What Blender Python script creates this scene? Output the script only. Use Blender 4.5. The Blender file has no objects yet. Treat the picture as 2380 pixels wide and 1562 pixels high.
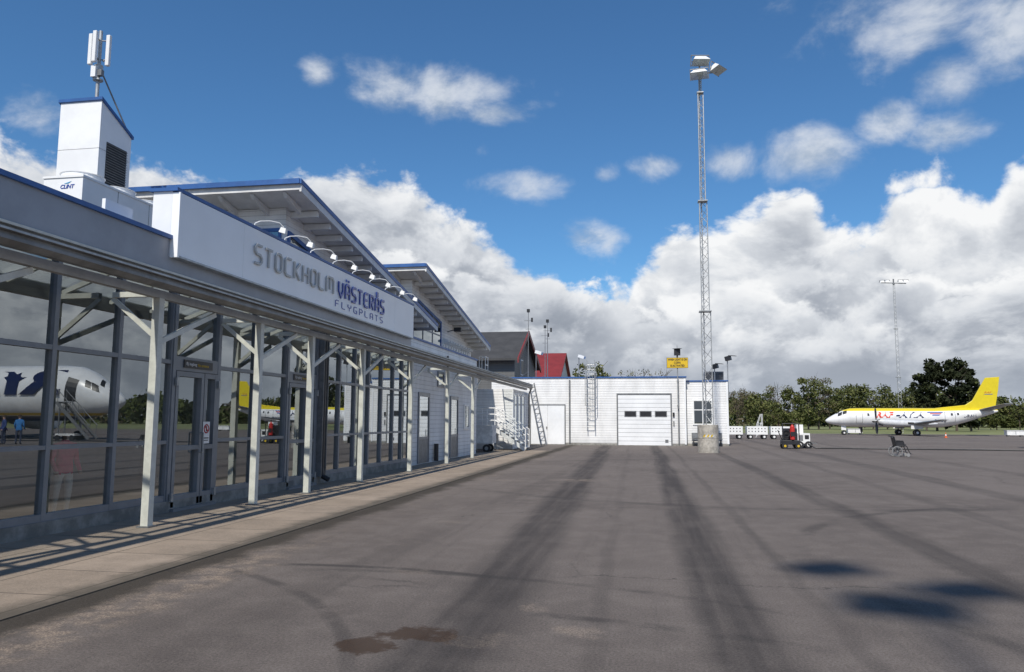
import bpy, math, random, bmesh
import numpy as np
from mathutils import Vector, Matrix
random.seed(7); rng=np.random.default_rng(11)
scene=bpy.context.scene
COL=scene.collection
rad=math.radians
SX,SY=.11,.87      # horizontal travel of sunlight per metre of fall

# ------------------------------------------------------------------ node helpers
def _set(nt,sock,v):
    if hasattr(v,'node'): nt.links.new(v,sock)
    else:
        try: sock.default_value=v
        except Exception: sock.default_value=(v,v,v)
def Mt(nt,op,*a,clamp=False):
    n=nt.nodes.new('ShaderNodeMath'); n.operation=op; n.use_clamp=clamp
    for i,v in enumerate(a): _set(nt,n.inputs[i],v)
    return n.outputs[0]
def VM(nt,op,*a):
    n=nt.nodes.new('ShaderNodeVectorMath'); n.operation=op
    for i,v in enumerate(a): _set(nt,n.inputs[i],v)
    return n.outputs['Value'] if op in('DOT_PRODUCT','LENGTH') else n.outputs[0]
def SCL(nt,v,k):
    n=nt.nodes.new('ShaderNodeVectorMath'); n.operation='SCALE'; nt.links.new(v,n.inputs[0]); _set(nt,n.inputs['Scale'],k); return n.outputs[0]
def SS(nt,v,a,b,c=0.0,d=1.0,smooth=True):
    n=nt.nodes.new('ShaderNodeMapRange'); n.interpolation_type='SMOOTHSTEP' if smooth else 'LINEAR'
    for i,x in enumerate((v,a,b,c,d)): _set(nt,n.inputs[i],x)
    return n.outputs[0]
def MX(nt,f,a,b,blend='MIX'):
    n=nt.nodes.new('ShaderNodeMix'); n.data_type='RGBA'; n.blend_type=blend
    _set(nt,n.inputs[0],f)
    for i,v in ((6,a),(7,b)):
        if hasattr(v,'node'): nt.links.new(v,n.inputs[i])
        else: n.inputs[i].default_value=(v[0],v[1],v[2],1)
    return n.outputs[2]
def NZ(nt,vec,scale,detail=4,rough=.5,dist=0.0):
    n=nt.nodes.new('ShaderNodeTexNoise'); n.noise_dimensions='3D'
    if vec is not None: nt.links.new(vec,n.inputs['Vector'])
    n.inputs['Scale'].default_value=scale; n.inputs['Detail'].default_value=detail
    n.inputs['Roughness'].default_value=rough; n.inputs['Distortion'].default_value=dist
    return n.outputs['Fac']
def newmat(name):
    m=bpy.data.materials.new(name); m.use_nodes=True
    nt=m.node_tree; b=nt.nodes['Principled BSDF']; return m,nt,b
def bump(nt,b,h,strength=.3,dist=.02):
    n=nt.nodes.new('ShaderNodeBump'); n.inputs['Strength'].default_value=strength
    n.inputs['Distance'].default_value=dist; nt.links.new(h,n.inputs['Height'])
    nt.links.new(n.outputs[0],b.inputs['Normal'])
def mat(name,col,rough=.6,metal=0.0,var=.12,scale=2.5,bmp=0.0):
    m,nt,b=newmat(name)
    g=nt.nodes.new('ShaderNodeNewGeometry').outputs['Position']
    n=NZ(nt,g,scale,5,.65)
    f=SS(nt,n,.34,.68)
    c=MX(nt,f,[x*(1-var) for x in col],[min(1,x*(1+var*.6)) for x in col])
    nt.links.new(c,b.inputs['Base Color'])
    b.inputs['Roughness'].default_value=rough; b.inputs['Metallic'].default_value=metal
    if bmp: bump(nt,b,NZ(nt,g,scale*9,3,.6),bmp,.01)
    return m
def siding(name,col,pitch=.15,rough=.55):
    m,nt,b=newmat(name)
    g=nt.nodes.new('ShaderNodeNewGeometry').outputs['Position']
    s=nt.nodes.new('ShaderNodeSeparateXYZ'); nt.links.new(g,s.inputs[0])
    z=Mt(nt,'DIVIDE',s.outputs[2],pitch)
    fr=Mt(nt,'FRACT',z)
    groove=SS(nt,fr,0.0,.13,0.0,1.0)
    board=Mt(nt,'FLOOR',z)
    cmb=nt.nodes.new('ShaderNodeCombineXYZ'); nt.links.new(board,cmb.inputs[2])
    wn=nt.nodes.new('ShaderNodeTexWhiteNoise'); nt.links.new(cmb.outputs[0],wn.inputs['Vector'])
    dirt=NZ(nt,VM(nt,'MULTIPLY',g,(1.6,1.6,.5)),1.1,5,.65)
    d=SS(nt,dirt,.35,.75,1.0,.82)
    d=Mt(nt,'MULTIPLY',d,SS(nt,wn.outputs['Value'],0,1,.95,1.0))
    low=SS(nt,s.outputs[2],0.0,.7,.82,1.0)
    d=Mt(nt,'MULTIPLY',d,low)
    d=Mt(nt,'MULTIPLY',d,SS(nt,groove,0,1,.5,1.0))
    rgb=nt.nodes.new('ShaderNodeRGB'); rgb.outputs[0].default_value=(*col,1)
    nt.links.new(SCL(nt,rgb.outputs[0],d),b.inputs['Base Color']); b.inputs['Roughness'].default_value=rough
    bump(nt,b,Mt(nt,'ADD',groove,Mt(nt,'MULTIPLY',fr,-.6)),.5,.02)
    return m
def glassmat(name,refl=.45,tint=(.35,.42,.42),rough=0.0):
    m=bpy.data.materials.new(name); m.use_nodes=True; nt=m.node_tree; nt.nodes.clear()
    o=nt.nodes.new('ShaderNodeOutputMaterial'); mx=nt.nodes.new('ShaderNodeMixShader')
    tr=nt.nodes.new('ShaderNodeBsdfTransparent'); tr.inputs[0].default_value=(*tint,1)
    gl=nt.nodes.new('ShaderNodeBsdfGlossy'); gl.inputs['Roughness'].default_value=rough; gl.inputs['Color'].default_value=(.9,.95,.97,1)
    lw=nt.nodes.new('ShaderNodeLayerWeight'); lw.inputs['Blend'].default_value=.5
    f=Mt(nt,'ADD',Mt(nt,'MULTIPLY',Mt(nt,'POWER',lw.outputs['Facing'],3.0),1-refl),refl,clamp=True)
    nt.links.new(f,mx.inputs[0]); nt.links.new(tr.outputs[0],mx.inputs[1]); nt.links.new(gl.outputs[0],mx.inputs[2])
    nt.links.new(mx.outputs[0],o.inputs[0]); return m

# ------------------------------------------------------------------ materials
WHITE=mat('white_paint',(.82,.82,.80),.45,0,.08)
WHITE_D=mat('weathered_white_paint',(.70,.70,.68),.6,0,.22,4)
SIDE=siding('white_siding',(.86,.855,.84),.16)
SIDE_G=siding('shaded_white_siding',(.84,.835,.82),.14)
PANELW=mat('white_sheet_panel',(.84,.845,.845),.4,0,.07,.8)
SIGNW=mat('sign_sheet_metal',(.90,.905,.91),.35,.0,.04,.5)
FASC=mat('grey_fascia_sheet',(.29,.30,.33),.4,.1,.12,.9)
FRAME=mat('grey_aluminium_frame',(.22,.235,.255),.4,.2,.10,3)
POST=mat('painted_steel_post',(.66,.655,.58),.5,0,.12,5)
BEAM=mat('painted_steel_beam',(.40,.395,.37),.5,0,.15,3)
GUTT=mat('zinc_gutter',(.23,.23,.225),.45,.2,.3,2)
BLUE=mat('blue_roof_trim',(.035,.115,.33),.45,0,.15,2)
LBLUE=mat('blue_letter_paint',(.015,.06,.34),.3,0,.05)
NAVYL=mat('navy_letter_paint',(.008,.014,.06),.3,0,.05)
ORED=mat('orange_red_letter_paint',(.65,.05,.02),.35,0,.05)
SILV=mat('brushed_letter_metal',(.47,.47,.455),.4,0,.06)
DARK=mat('black_rubber',(.02,.02,.022),.6,0,.3,8)
BLACK=mat('black_paint',(.025,.025,.028),.4,0,.2,6)
STEEL=mat('galvanised_steel',(.42,.43,.43),.45,.5,.2,6)
STEELD=mat('dull_steel',(.22,.225,.23),.5,.4,.2,6)
CONC=mat('concrete',(.42,.39,.34),.85,0,.3,5,.4)
CONCD=mat('stained_concrete',(.27,.26,.235),.9,0,.35,3,.4)
RED=mat('red_paint',(.5,.03,.025),.4,0,.12)
REDROOF=mat('red_sheet_roof',(.22,.03,.028),.5,0,.15,1)
GREYROOF=mat('dark_grey_roof',(.055,.054,.054),.7,0,.2,1)
GBLUE=siding('dark_boards',(.13,.132,.132),.2)
YEL=mat('yellow_paint',(.68,.45,.02),.45,0,.1)
INTF=mat('interior_floor',(.18,.165,.15),.35,0,.2,1)
INTW=mat('interior_wall',(.28,.28,.27),.7,0,.25,.5)
CEIL=mat('white_soffit',(.70,.695,.68),.6,0,.1,2)
GLASS=glassmat('terminal_glass',.30,(.72,.78,.76),0)
GLASSD=glassmat('dark_window_glass',.22,(.08,.1,.12),0)
ROOFGL=glassmat('canopy_roof_glass',.05,(.90,.93,.93),.1)
LENS=mat('lamp_lens',(.55,.62,.62),.1,.2,.1)

def asphalt():
    m,nt,b=newmat('worn_asphalt')
    g=nt.nodes.new('ShaderNodeNewGeometry').outputs['Position']
    s=nt.nodes.new('ShaderNodeSeparateXYZ'); nt.links.new(g,s.inputs[0]); X,Y=s.outputs[0],s.outputs[1]
    fine=NZ(nt,g,48,4,1.0); mid=NZ(nt,g,2.2,6,.7); big=NZ(nt,g,.16,4,.65,.6); mot=NZ(nt,g,.7,5,.7)
    stre=NZ(nt,VM(nt,'MULTIPLY',g,(5.0,.22,1)),1.0,4,.6)
    col=MX(nt,SS(nt,big,.35,.65),(.134,.114,.102),(.172,.147,.131))
    col=MX(nt,Mt(nt,'MULTIPLY',SS(nt,mid,.4,.7),.45),col,(.218,.187,.165))
    col=MX(nt,SS(nt,stre,.5,.75,0,.35),col,(.105,.092,.084))
    st=None
    wob=Mt(nt,'MULTIPLY',Mt(nt,'SUBTRACT',mot,.5),.20)
    wob=Mt(nt,'ADD',wob,Mt(nt,'MULTIPLY',Mt(nt,'SUBTRACT',big,.5),.5))
    for xc,sl,w,k in ((-1.25,-.03,.44,.85),(.72,-.008,.34,.85),(3.45,0,.28,.6),(5.2,.02,.22,.3),(7.5,.01,.40,.5),(-3.4,.03,.25,.22),(10.5,.03,.40,.35),(1.5,-.006,.10,.35),(-.3,-.02,.10,.2)):
        xx=Mt(nt,'ABSOLUTE',Mt(nt,'SUBTRACT',Mt(nt,'ADD',X,wob),Mt(nt,'ADD',Mt(nt,'MULTIPLY',Y,sl),xc)))
        v=SS(nt,xx,w*.4,w*1.25,k,0.0)
        st=v if st is None else Mt(nt,'MAXIMUM',st,v)
    st=Mt(nt,'MULTIPLY',st,SS(nt,stre,.25,.62,.5,1.0))
    st=Mt(nt,'MULTIPLY',st,SS(nt,mot,.3,.6,.65,1.0))
    col=MX(nt,st,col,(.056,.050,.048))
    for cx,cy,r,w,k,x0,x1 in ((-3.3,2.6,5.6,.05,.7,-5.2,-1.2),(9,9.5,7.2,.09,.5,1.5,9),(-2.2,-2.0,8.6,.06,.6,-1.6,1.5),(2.5,24,9,.15,.4,-8,9),(-7,3,5.4,.05,.5,-5,-1.5),(-2.6,1.0,7.0,.05,.5,-4,1.5)):
        dd=Mt(nt,'SQRT',Mt(nt,'ADD',Mt(nt,'POWER',Mt(nt,'ABSOLUTE',Mt(nt,'SUBTRACT',X,cx)),2.0),Mt(nt,'POWER',Mt(nt,'ABSOLUTE',Mt(nt,'SUBTRACT',Y,cy)),2.0)))
        v=SS(nt,Mt(nt,'ABSOLUTE',Mt(nt,'SUBTRACT',dd,r)),w*.4,w*2,k,0.0)
        v=Mt(nt,'MULTIPLY',v,Mt(nt,'MULTIPLY',SS(nt,X,x0,x0+.8),SS(nt,X,x1-.8,x1,1.0,0.0)))
        v=Mt(nt,'MULTIPLY',v,SS(nt,mot,.38,.55))
        col=MX(nt,v,col,(.055,.05,.048))
    nzp=NZ(nt,g,3.2,7,.72)
    def patch(cx,cy,rx,ry,thr=.5):
        ex=Mt(nt,'ADD',Mt(nt,'POWER',Mt(nt,'ABSOLUTE',Mt(nt,'DIVIDE',Mt(nt,'SUBTRACT',X,cx),rx)),2.0),Mt(nt,'POWER',Mt(nt,'ABSOLUTE',Mt(nt,'DIVIDE',Mt(nt,'SUBTRACT',Y,cy),ry)),2.0))
        return Mt(nt,'ADD',Mt(nt,'SUBTRACT',1.0,ex),Mt(nt,'MULTIPLY',Mt(nt,'SUBTRACT',nzp,thr),5.0))
    oil=Mt(nt,'MAXIMUM',SS(nt,patch(-2.02,5.38,.22,.24,.47),.1,.7,0.0,.85),SS(nt,patch(-1.72,5.75,.32,.22,.46),.1,.7,0.0,.85))
    oil=Mt(nt,'MULTIPLY',oil,SS(nt,fine,.3,.6,.5,1.0))
    col=MX(nt,oil,col,(.052,.030,.018))
    for cx,cy,rx,ry,k in ((-1.05,6.7,.22,.22,.65),(-.55,6.05,.35,.2,.65),(-1.2,5.7,.4,.25,.3),(-5.0,22,.9,.7,.6),(-1.9,21,.9,.6,.65),(-3.8,20.5,1.2,.35,.4),(-3.1,12,.3,.2,.3),(-5.0,33,1.0,3,.6),(-2.5,8,.3,.2,.3)):
        sd=SS(nt,patch(cx,cy,rx,ry,.5),.2,1.5,0.0,k)
        sd=Mt(nt,'MULTIPLY',sd,SS(nt,fine,.38,.6,.1,1))
        col=MX(nt,sd,col,(.34,.27,.21))
    edge=Mt(nt,'ADD',X,Mt(nt,'MULTIPLY',Mt(nt,'SUBTRACT',mot,.5),.9))
    moss=SS(nt,Mt(nt,'ABSOLUTE',Mt(nt,'SUBTRACT',edge,-4.98)),.10,.45,.85,0.0)
    col=MX(nt,moss,col,(.052,.045,.036))
    sb=SS(nt,Mt(nt,'ABSOLUTE',Mt(nt,'SUBTRACT',edge,-4.45)),.06,.48,1,0.0)
    sb=Mt(nt,'MULTIPLY',sb,Mt(nt,'MULTIPLY',SS(nt,nzp,.42,.60),SS(nt,Y,7.0,11,1.0,.10)))
    sb=Mt(nt,'MULTIPLY',sb,SS(nt,fine,.38,.6,.15,1))
    col=MX(nt,Mt(nt,'MULTIPLY',sb,.85),col,(.38,.295,.22))
    vo=nt.nodes.new('ShaderNodeTexVoronoi'); vo.feature='DISTANCE_TO_EDGE'; vo.inputs['Scale'].default_value=.2
    cmb=nt.nodes.new('ShaderNodeCombineXYZ'); nt.links.new(mid,cmb.inputs[0]); nt.links.new(mot,cmb.inputs[1])
    nt.links.new(VM(nt,'ADD',g,cmb.outputs[0]),vo.inputs['Vector'])
    cr=SS(nt,vo.outputs['Distance'],.001,.004,.6,0.0)
    col=MX(nt,Mt(nt,'MULTIPLY',cr,SS(nt,big,.48,.6)),col,(.035,.033,.033))
    fl=SS(nt,fine,.30,.70,.40,1.62,False)
    nt.links.new(SCL(nt,col,fl),b.inputs['Base Color'])
    b.inputs['Roughness'].default_value=.85; b.inputs['Specular IOR Level'].default_value=.12
    bump(nt,b,fine,.7,.015)
    return m
ASPH=asphalt()
def pavers():
    m,nt,b=newmat('concrete_pavers')
    g=nt.nodes.new('ShaderNodeNewGeometry').outputs['Position']
    s=nt.nodes.new('ShaderNodeSeparateXYZ'); nt.links.new(g,s.inputs[0])
    def line(c,p):
        f=Mt(nt,'ABSOLUTE',Mt(nt,'SUBTRACT',Mt(nt,'FRACT',Mt(nt,'DIVIDE',c,p)),.5))
        return SS(nt,f,.484,.495)
    ln=Mt(nt,'MAXIMUM',line(s.outputs[0],1.05),line(s.outputs[1],1.05))
    fl=nt.nodes.new('ShaderNodeVectorMath'); fl.operation='FLOOR'; nt.links.new(VM(nt,'MULTIPLY',g,(1/1.05,1/1.05,0)),fl.inputs[0])
    wn=nt.nodes.new('ShaderNodeTexWhiteNoise'); nt.links.new(VM(nt,'ADD',fl.outputs[0],(.5,.5,.5)),wn.inputs['Vector'])
    c=MX(nt,wn.outputs['Value'],(.250,.195,.145),(.335,.265,.205))
    c=MX(nt,SS(nt,NZ(nt,g,1.1,7,.72),.38,.66,0,.7),c,(.165,.130,.098))
    fn=NZ(nt,g,45,4,1.0)
    c=MX(nt,SS(nt,fn,.4,.65,0,.6),c,(.40,.33,.26))
    c=MX(nt,Mt(nt,'MULTIPLY',ln,.8),c,(.08,.065,.05))
    mo=SS(nt,Mt(nt,'ADD',s.outputs[0],Mt(nt,'MULTIPLY',NZ(nt,g,2,5,.7),.6)),-5.25,-4.8,0,.85)
    c=MX(nt,mo,c,(.065,.056,.042))
    nt.links.new(c,b.inputs['Base Color']); b.inputs['Roughness'].default_value=.9
    bump(nt,b,Mt(nt,'SUBTRACT',fn,ln),.4,.01)
    return m
PAVE=pavers()
def grass():
    m,nt,b=newmat('spring_grass')
    g=nt.nodes.new('ShaderNodeNewGeometry').outputs['Position']
    c=MX(nt,SS(nt,NZ(nt,g,.06,5,.6),.35,.65),(.125,.145,.045),(.20,.215,.08))
    c=MX(nt,SS(nt,NZ(nt,g,2,4,.7),.4,.7,0,.5),c,(.24,.225,.11))
    nt.links.new(c,b.inputs['Base Color']); b.inputs['Roughness'].default_value=.95
    return m
GRASS=grass()
def leafmat(name,c1,c2):
    m,nt,b=newmat(name)
    g=nt.nodes.new('ShaderNodeNewGeometry').outputs['Position']
    c=MX(nt,SS(nt,NZ(nt,g,.55,4,.7),.3,.7),c1,c2)
    nt.links.new(c,b.inputs['Base Color']); b.inputs['Roughness'].default_value=.8
    b.inputs['Specular IOR Level'].default_value=.1
    return m
LEAF_D=leafmat('dark_conifer_foliage',(.014,.020,.011),(.036,.042,.020))
LEAF_M=leafmat('green_foliage',(.045,.058,.020),(.095,.110,.038))
LEAF_L=leafmat('spring_foliage',(.10,.108,.04),(.17,.175,.065))
LEAF_B=leafmat('budding_twigs',(.085,.07,.05),(.15,.13,.08))
BARK=mat('bark',(.11,.09,.07),.9,0,.3,4)

# ------------------------------------------------------------------ mesh builder
class MB:
    def __init__(s,*mats): s.v=[];s.f=[];s.m=[];s.mats=list(mats)
    def add(s,vs,fs,m=0):
        o=len(s.v); s.v+= [tuple(map(float,p)) for p in vs]; s.f+=[tuple(i+o for i in f) for f in fs]; s.m+=[m]*len(fs); return s
    def box(s,x0,x1,y0,y1,z0,z1,m=0):
        if x0>x1:x0,x1=x1,x0
        if y0>y1:y0,y1=y1,y0
        if z0>z1:z0,z1=z1,z0
        v=[(x,y,z) for z in(z0,z1) for y in(y0,y1) for x in(x0,x1)]
        return s.add(v,[(0,2,3,1),(4,5,7,6),(0,1,5,4),(2,6,7,3),(0,4,6,2),(1,3,7,5)],m)
    def obox(s,p,q,w,h,m=0,up=(0,0,1)):
        p=Vector(p);q=Vector(q);d=(q-p).normalized();u=Vector(up)
        if abs(d.dot(u))>.98: u=Vector((0,1,0))
        sd=d.cross(u).normalized(); u=sd.cross(d).normalized()
        v=[]
        for c in(p,q):
            for a,b in((-1,-1),(1,-1),(1,1),(-1,1)): v.append(c+sd*(a*w/2)+u*(b*h/2))
        return s.add(v,[(0,1,2,3)[::-1],(4,5,6,7),(0,1,5,4),(1,2,6,5),(2,3,7,6),(3,0,4,7)],m)
    def tube(s,p,q,r,m=0,n=8,r2=None,cap=True):
        r2=r if r2 is None else r2
        p=Vector(p);q=Vector(q);d=(q-p).normalized();u=Vector((0,0,1)) if abs(d.z)<.95 else Vector((1,0,0))
        a=d.cross(u).normalized();b=d.cross(a)
        v=[c+(a*math.cos(t)+b*math.sin(t))*rr for c,rr in((p,r),(q,r2)) for t in[2*math.pi*i/n for i in range(n)]]
        f=[(i,(i+1)%n,n+(i+1)%n,n+i) for i in range(n)]
        if cap: f+=[tuple(range(n))[::-1],tuple(range(n,2*n))]
        return s.add(v,f,m)
    def pipe(s,pts,r,m=0,n=8):
        for a,b in zip(pts[:-1],pts[1:]): s.tube(a,b,r,m,n)
        return s
    def prism(s,poly,ax,a,b,m=0):
        def P(t,c):
            return {'x':(c,t[0],t[1]),'y':(t[0],c,t[1]),'z':(t[0],t[1],c)}[ax]
        n=len(poly); v=[P(t,a) for t in poly]+[P(t,b) for t in poly]
        return s.add(v,[tuple(range(n))[::-1],tuple(range(n,2*n))]+[(i,(i+1)%n,n+(i+1)%n,n+i) for i in range(n)],m)
    def loft(s,rings,m=0,cap=True):
        n=len(rings[0])
        v=[p for r in rings for p in r]; f=[]
        for k in range(len(rings)-1):
            for i in range(n):
                j=(i+1)%n; f.append((k*n+i,k*n+j,(k+1)*n+j,(k+1)*n+i))
        if cap: f+=[tuple(range(n))[::-1],tuple((len(rings)-1)*n+i for i in range(n))]
        return s.add(v,f,m)
    def wheel(s,c,r,w,m=0,n=20,ax=(0,1,0)):
        c=Vector(c);a=Vector(ax)
        return s.tube(c-a*w/2,c+a*w/2,r,m,n)
    def ring(s,c,R,r,ax=(0,1,0),m=0,n=24,k=6):
        c=Vector(c);ax=Vector(ax).normalized();u=Vector((0,0,1)) if abs(ax.z)<.9 else Vector((1,0,0))
        a=ax.cross(u).normalized();b=ax.cross(a);v=[];f=[]
        for i in range(n):
            t=2*math.pi*i/n;rd=a*math.cos(t)+b*math.sin(t)
            for j in range(k):
                q=2*math.pi*j/k; v.append(c+rd*(R+r*math.cos(q))+ax*(r*math.sin(q)))
        for i in range(n):
            for j in range(k): f.append((i*k+j,((i+1)%n)*k+j,((i+1)%n)*k+(j+1)%k,i*k+(j+1)%k))
        return s.add(v,f,m)
    def fin(s,name,parent=None,smooth=False,bevel=0,**kw):
        me=bpy.data.meshes.new(name); off=Vector((0,0,0))
        p=parent
        while p is not None: off+=p.location; p=p.parent
        vs=[(x-off.x,y-off.y,z-off.z) for x,y,z in s.v]
        me.from_pydata(vs,[],s.f)
        for mm in s.mats: me.materials.append(mm)
        me.polygons.foreach_set('material_index',s.m)
        bm=bmesh.new(); bm.from_mesh(me); bmesh.ops.recalc_face_normals(bm,faces=bm.faces); bm.to_mesh(me); bm.free()
        if smooth:
            me.polygons.foreach_set('use_smooth',[True]*len(me.polygons))
        o=bpy.data.objects.new(name,me); COL.objects.link(o)
        if smooth:
            try: me.set_sharp_from_angle(angle=rad(40))
            except Exception: pass
        if parent is not None: o.parent=parent
        if bevel:
            b=o.modifiers.new('bevel','BEVEL'); b.width=bevel; b.segments=2; b.limit_method='ANGLE'
        for k,v in kw.items(): o[k]=v
        return o
def T(name,label,cat,loc=(0,0,0),group=None):
    e=bpy.data.objects.new(name,None); e.location=loc; e.empty_display_size=.3; COL.objects.link(e)
    e['label']=label; e['category']=cat
    if group: e['group']=group
    return e
def top(o,label,cat,group=None):
    o['label']=label;o['category']=cat
    if group:o['group']=group
    return o
def dup(th,loc,rotz=None,scale=None,label=None):
    def rec(o,par):
        c=o.copy(); COL.objects.link(c)
        if par is not None: c.parent=par
        for k in o.children: rec(k,c)
        return c
    kids=list(th.children)
    c=th.copy(); COL.objects.link(c); c.location=loc
    if rotz is not None: c.rotation_euler=(0,0,rotz)
    for k in kids: rec(k,c)
    if label: c['label']=label
    return c
FX=(Vector((0,1,0)),Vector((0,0,1)),Vector((1,0,0)))
FY=(Vector((1,0,0)),Vector((0,0,1)),Vector((0,-1,0)))
def text_geo(s,depth=.0,bold=0.0,shear=0.0):
    cu=bpy.data.curves.new('txt','FONT'); cu.body=s; cu.size=1; cu.extrude=depth; cu.offset=bold; cu.shear=shear
    ob=bpy.data.objects.new('txt',cu); COL.objects.link(ob)
    bpy.context.view_layer.update()
    me=bpy.data.meshes.new_from_object(ob.evaluated_get(bpy.context.evaluated_depsgraph_get()))
    vs=[v.co.copy() for v in me.vertices]; fs=[tuple(p.vertices) for p in me.polygons]
    bpy.data.objects.remove(ob); bpy.data.meshes.remove(me)
    x0=min(v.x for v in vs);x1=max(v.x for v in vs);y0=min(v.y for v in vs);y1=max(v.y for v in vs)
    return vs,fs,(x0,x1,y0,y1)
def text_part(s,parent,name,material,org,w,h,F,out=.004,depth=.004,bold=0,shear=0,curve=None,**kw):
    vs,fs,(x0,x1,y0,y1)=text_geo(s,.5,bold,shear)
    org=Vector(org); o=[]
    for v in vs:
        a=(v.x-x0)/(x1-x0)*w; b=(v.y-y0)/(y1-y0)*h; c=out+(v.z+.5)*depth
        if curve: o.append(curve(org,a,b,c))
        else: o.append(org+F[0]*a+F[1]*b+F[2]*c)
    return MB(material).add(o,fs).fin(name,parent,**kw)

c_=.16; W_=.62
GL={'O':[([(c_,0),(W_-c_,0),(W_,c_),(W_,1-c_),(W_-c_,1),(c_,1),(0,1-c_),(0,c_)],1)],
'C':[([(W_,0),(c_,0),(0,c_),(0,1-c_),(c_,1),(W_,1)],0)],
'S':[([(0,0),(W_-c_,0),(W_,c_),(W_,.5-c_),(W_-c_,.5),(c_,.5),(0,.5+c_),(0,1-c_),(c_,1),(W_,1)],0)],
'T':[([(0,1),(W_,1)],0),([(W_/2,.95),(W_/2,0)],0)],
'K':[([(0,0),(0,1)],0),([(W_,1),(.1,.5),(W_,0)],0)],
'H':[([(0,0),(0,1)],0),([(W_,0),(W_,1)],0),([(.05,.5),(W_-.05,.5)],0)],
'L':[([(0,1),(0,c_),(c_,0),(W_,0)],0)],
'M':[([(0,0),(0,1-c_),(c_,1),(.95-c_,1),(.95,1-c_),(.95,0)],0),([(.475,.95),(.475,.2)],0)],
'V':[([(0,1),(0,.4),(W_/2,0),(W_,.4),(W_,1)],0)],
'A':[([(0,0),(0,1-c_),(c_,1),(W_-c_,1),(W_,1-c_),(W_,0)],0),([(.05,.42),(W_-.05,.42)],0)],
'E':[([(W_,1),(c_,1),(0,1-c_),(0,c_),(c_,0),(W_,0)],0),([(.05,.5),(W_*.9,.5)],0)],
'R':[([(0,0),(0,1),(W_-c_,1),(W_,1-c_),(W_,.5+c_),(W_-c_,.5),(.05,.5)],0),([(W_*.45,.47),(W_,0)],0)],
'F':[([(W_,1),(c_,1),(0,1-c_),(0,0)],0),([(.05,.5),(W_*.9,.5)],0)],
'Y':[([(0,1),(0,.65),(c_,.5),(W_-c_,.5),(W_,.65),(W_,1)],0),([(W_/2,.46),(W_/2,0)],0)],
'G':[([(W_,1),(c_,1),(0,1-c_),(0,c_),(c_,0),(W_,0),(W_,.42),(W_*.55,.42)],0)],
'P':[([(0,0),(0,1),(W_-c_,1),(W_,1-c_),(W_,.45+c_),(W_-c_,.45),(.05,.45)],0)]}
GL['Ä']=[*GL['A'],([(.06,1.28),(.20,1.28)],0),([(.42,1.28),(.56,1.28)],0)]
GL['Å']=[*GL['A'],([(.20,1.22),(.42,1.22),(.42,1.42),(.20,1.42)],1)]
CW=lambda ch: .95 if ch=='M' else W_
def ribbon(mb,pts,closed,w,depth,place,m=0):
    P=[Vector(p) for p in pts]; n=len(P); L=[];R=[]
    for i in range(n):
        a=P[i-1] if (i>0 or closed) else None; b=P[(i+1)%n] if (i<n-1 or closed) else None
        d1=(P[i]-a).normalized() if a is not None else None
        d2=(b-P[i]).normalized() if b is not None else None
        if d1 is None:d1=d2
        if d2 is None:d2=d1
        n1=Vector((-d1.y,d1.x));n2=Vector((-d2.y,d2.x));mm=(n1+n2).normalized();k=1/max(.4,mm.dot(n1))
        L.append(P[i]+mm*w/2*k);R.append(P[i]-mm*w/2*k)
    v=[]
    for i in range(n):
        for q,z in((L[i],0),(R[i],0),(R[i],depth),(L[i],depth)): v.append(place(q.x,q.y,z))
    f=[]
    for i in range(n if closed else n-1):
        j=(i+1)%n
        for k in range(4): f.append((i*4+k,i*4+(k+1)%4,j*4+(k+1)%4,j*4+k))
    if not closed: f+=[(0,1,2,3),((n-1)*4+3,(n-1)*4+2,(n-1)*4+1,(n-1)*4)]
    mb.add(v,f,m)
def stroke_text(s,parent,name,material,y0,y1,z0,h,X,stroke=.16,depth=.09,out=.03,gap=.30):
    tot=sum(CW(ch) for ch in s)
    tot+=gap*(len(s)-1); sx=(y1-y0)/tot; cur=0
    for ch in s:
        k=0; mb=MB(material)
        for pts,cl in GL[ch]:
            def place(a,b,c,cur=cur,k=k): return (X+out+c-(.004*k if c>0 else 0),y0+(cur+a)*sx,z0+b*h)
            ribbon(mb,pts,cl,stroke,depth,place); k+=1
        mb.fin(name,parent)
        cur+=CW(ch)+gap

# ------------------------------------------------------------------ GROUND
def plane(name,x0,x1,y0,y1,z,m,label):
    o=MB(m).add([(x0,y0,z),(x1,y0,z),(x1,y1,z),(x0,y1,z)],[(0,1,2,3)]).fin(name)
    o['kind']='structure'; o['label']=label; return o
plane('ground',-2500,2500,-800,4000,-.012,GRASS,'flat spring grass field reaching the horizon')
plane('apron',-60,400,-120,110,0,ASPH,'worn grey asphalt apron with dark tyre tracks')
w=MB(PAVE,CONC).box(-8.3,-5.08,-12,40.9,-.05,.012,0).fin('pavement'); w['kind']='structure'; w['label']='beige concrete paver walkway along the terminal'

# ------------------------------------------------------------------ TERMINAL
XW=-8.15
term=T('terminal_building','white and grey airport terminal with glass front and stepped roofs','building',(-16,20,0))
mb=MB(SIDE,FASC,CONCD,BLUE,PANELW)
mb.box(XW-.22,XW+.03,-12,25.6,.012,.2,2)
mb.box(XW-.3,XW,-12,11.78,3.92,4.70,1)
mb.box(XW-.36,XW+.05,-12,11.80,4.70,4.77,3)
mb.box(XW-.3,XW,11.78,25.6,3.92,4.40,1)
mb.box(XW-.25,XW,25.6,36,.012,4.45,0)
mb.box(XW-.31,XW+.05,25.5,36.05,4.45,4.52,3)
mb.box(-9.9,XW-.25,35.78,36,.012,4.45,0)
mb.box(-10.1,-9.9,36,44,.012,4.45,0)
mb.box(-24,-23.7,-12,44,.012,4.15,0)
mb.box(-23.7,XW-.3,-12.2,-12,.012,4.15,0)
mb.fin('wall',term)
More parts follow.
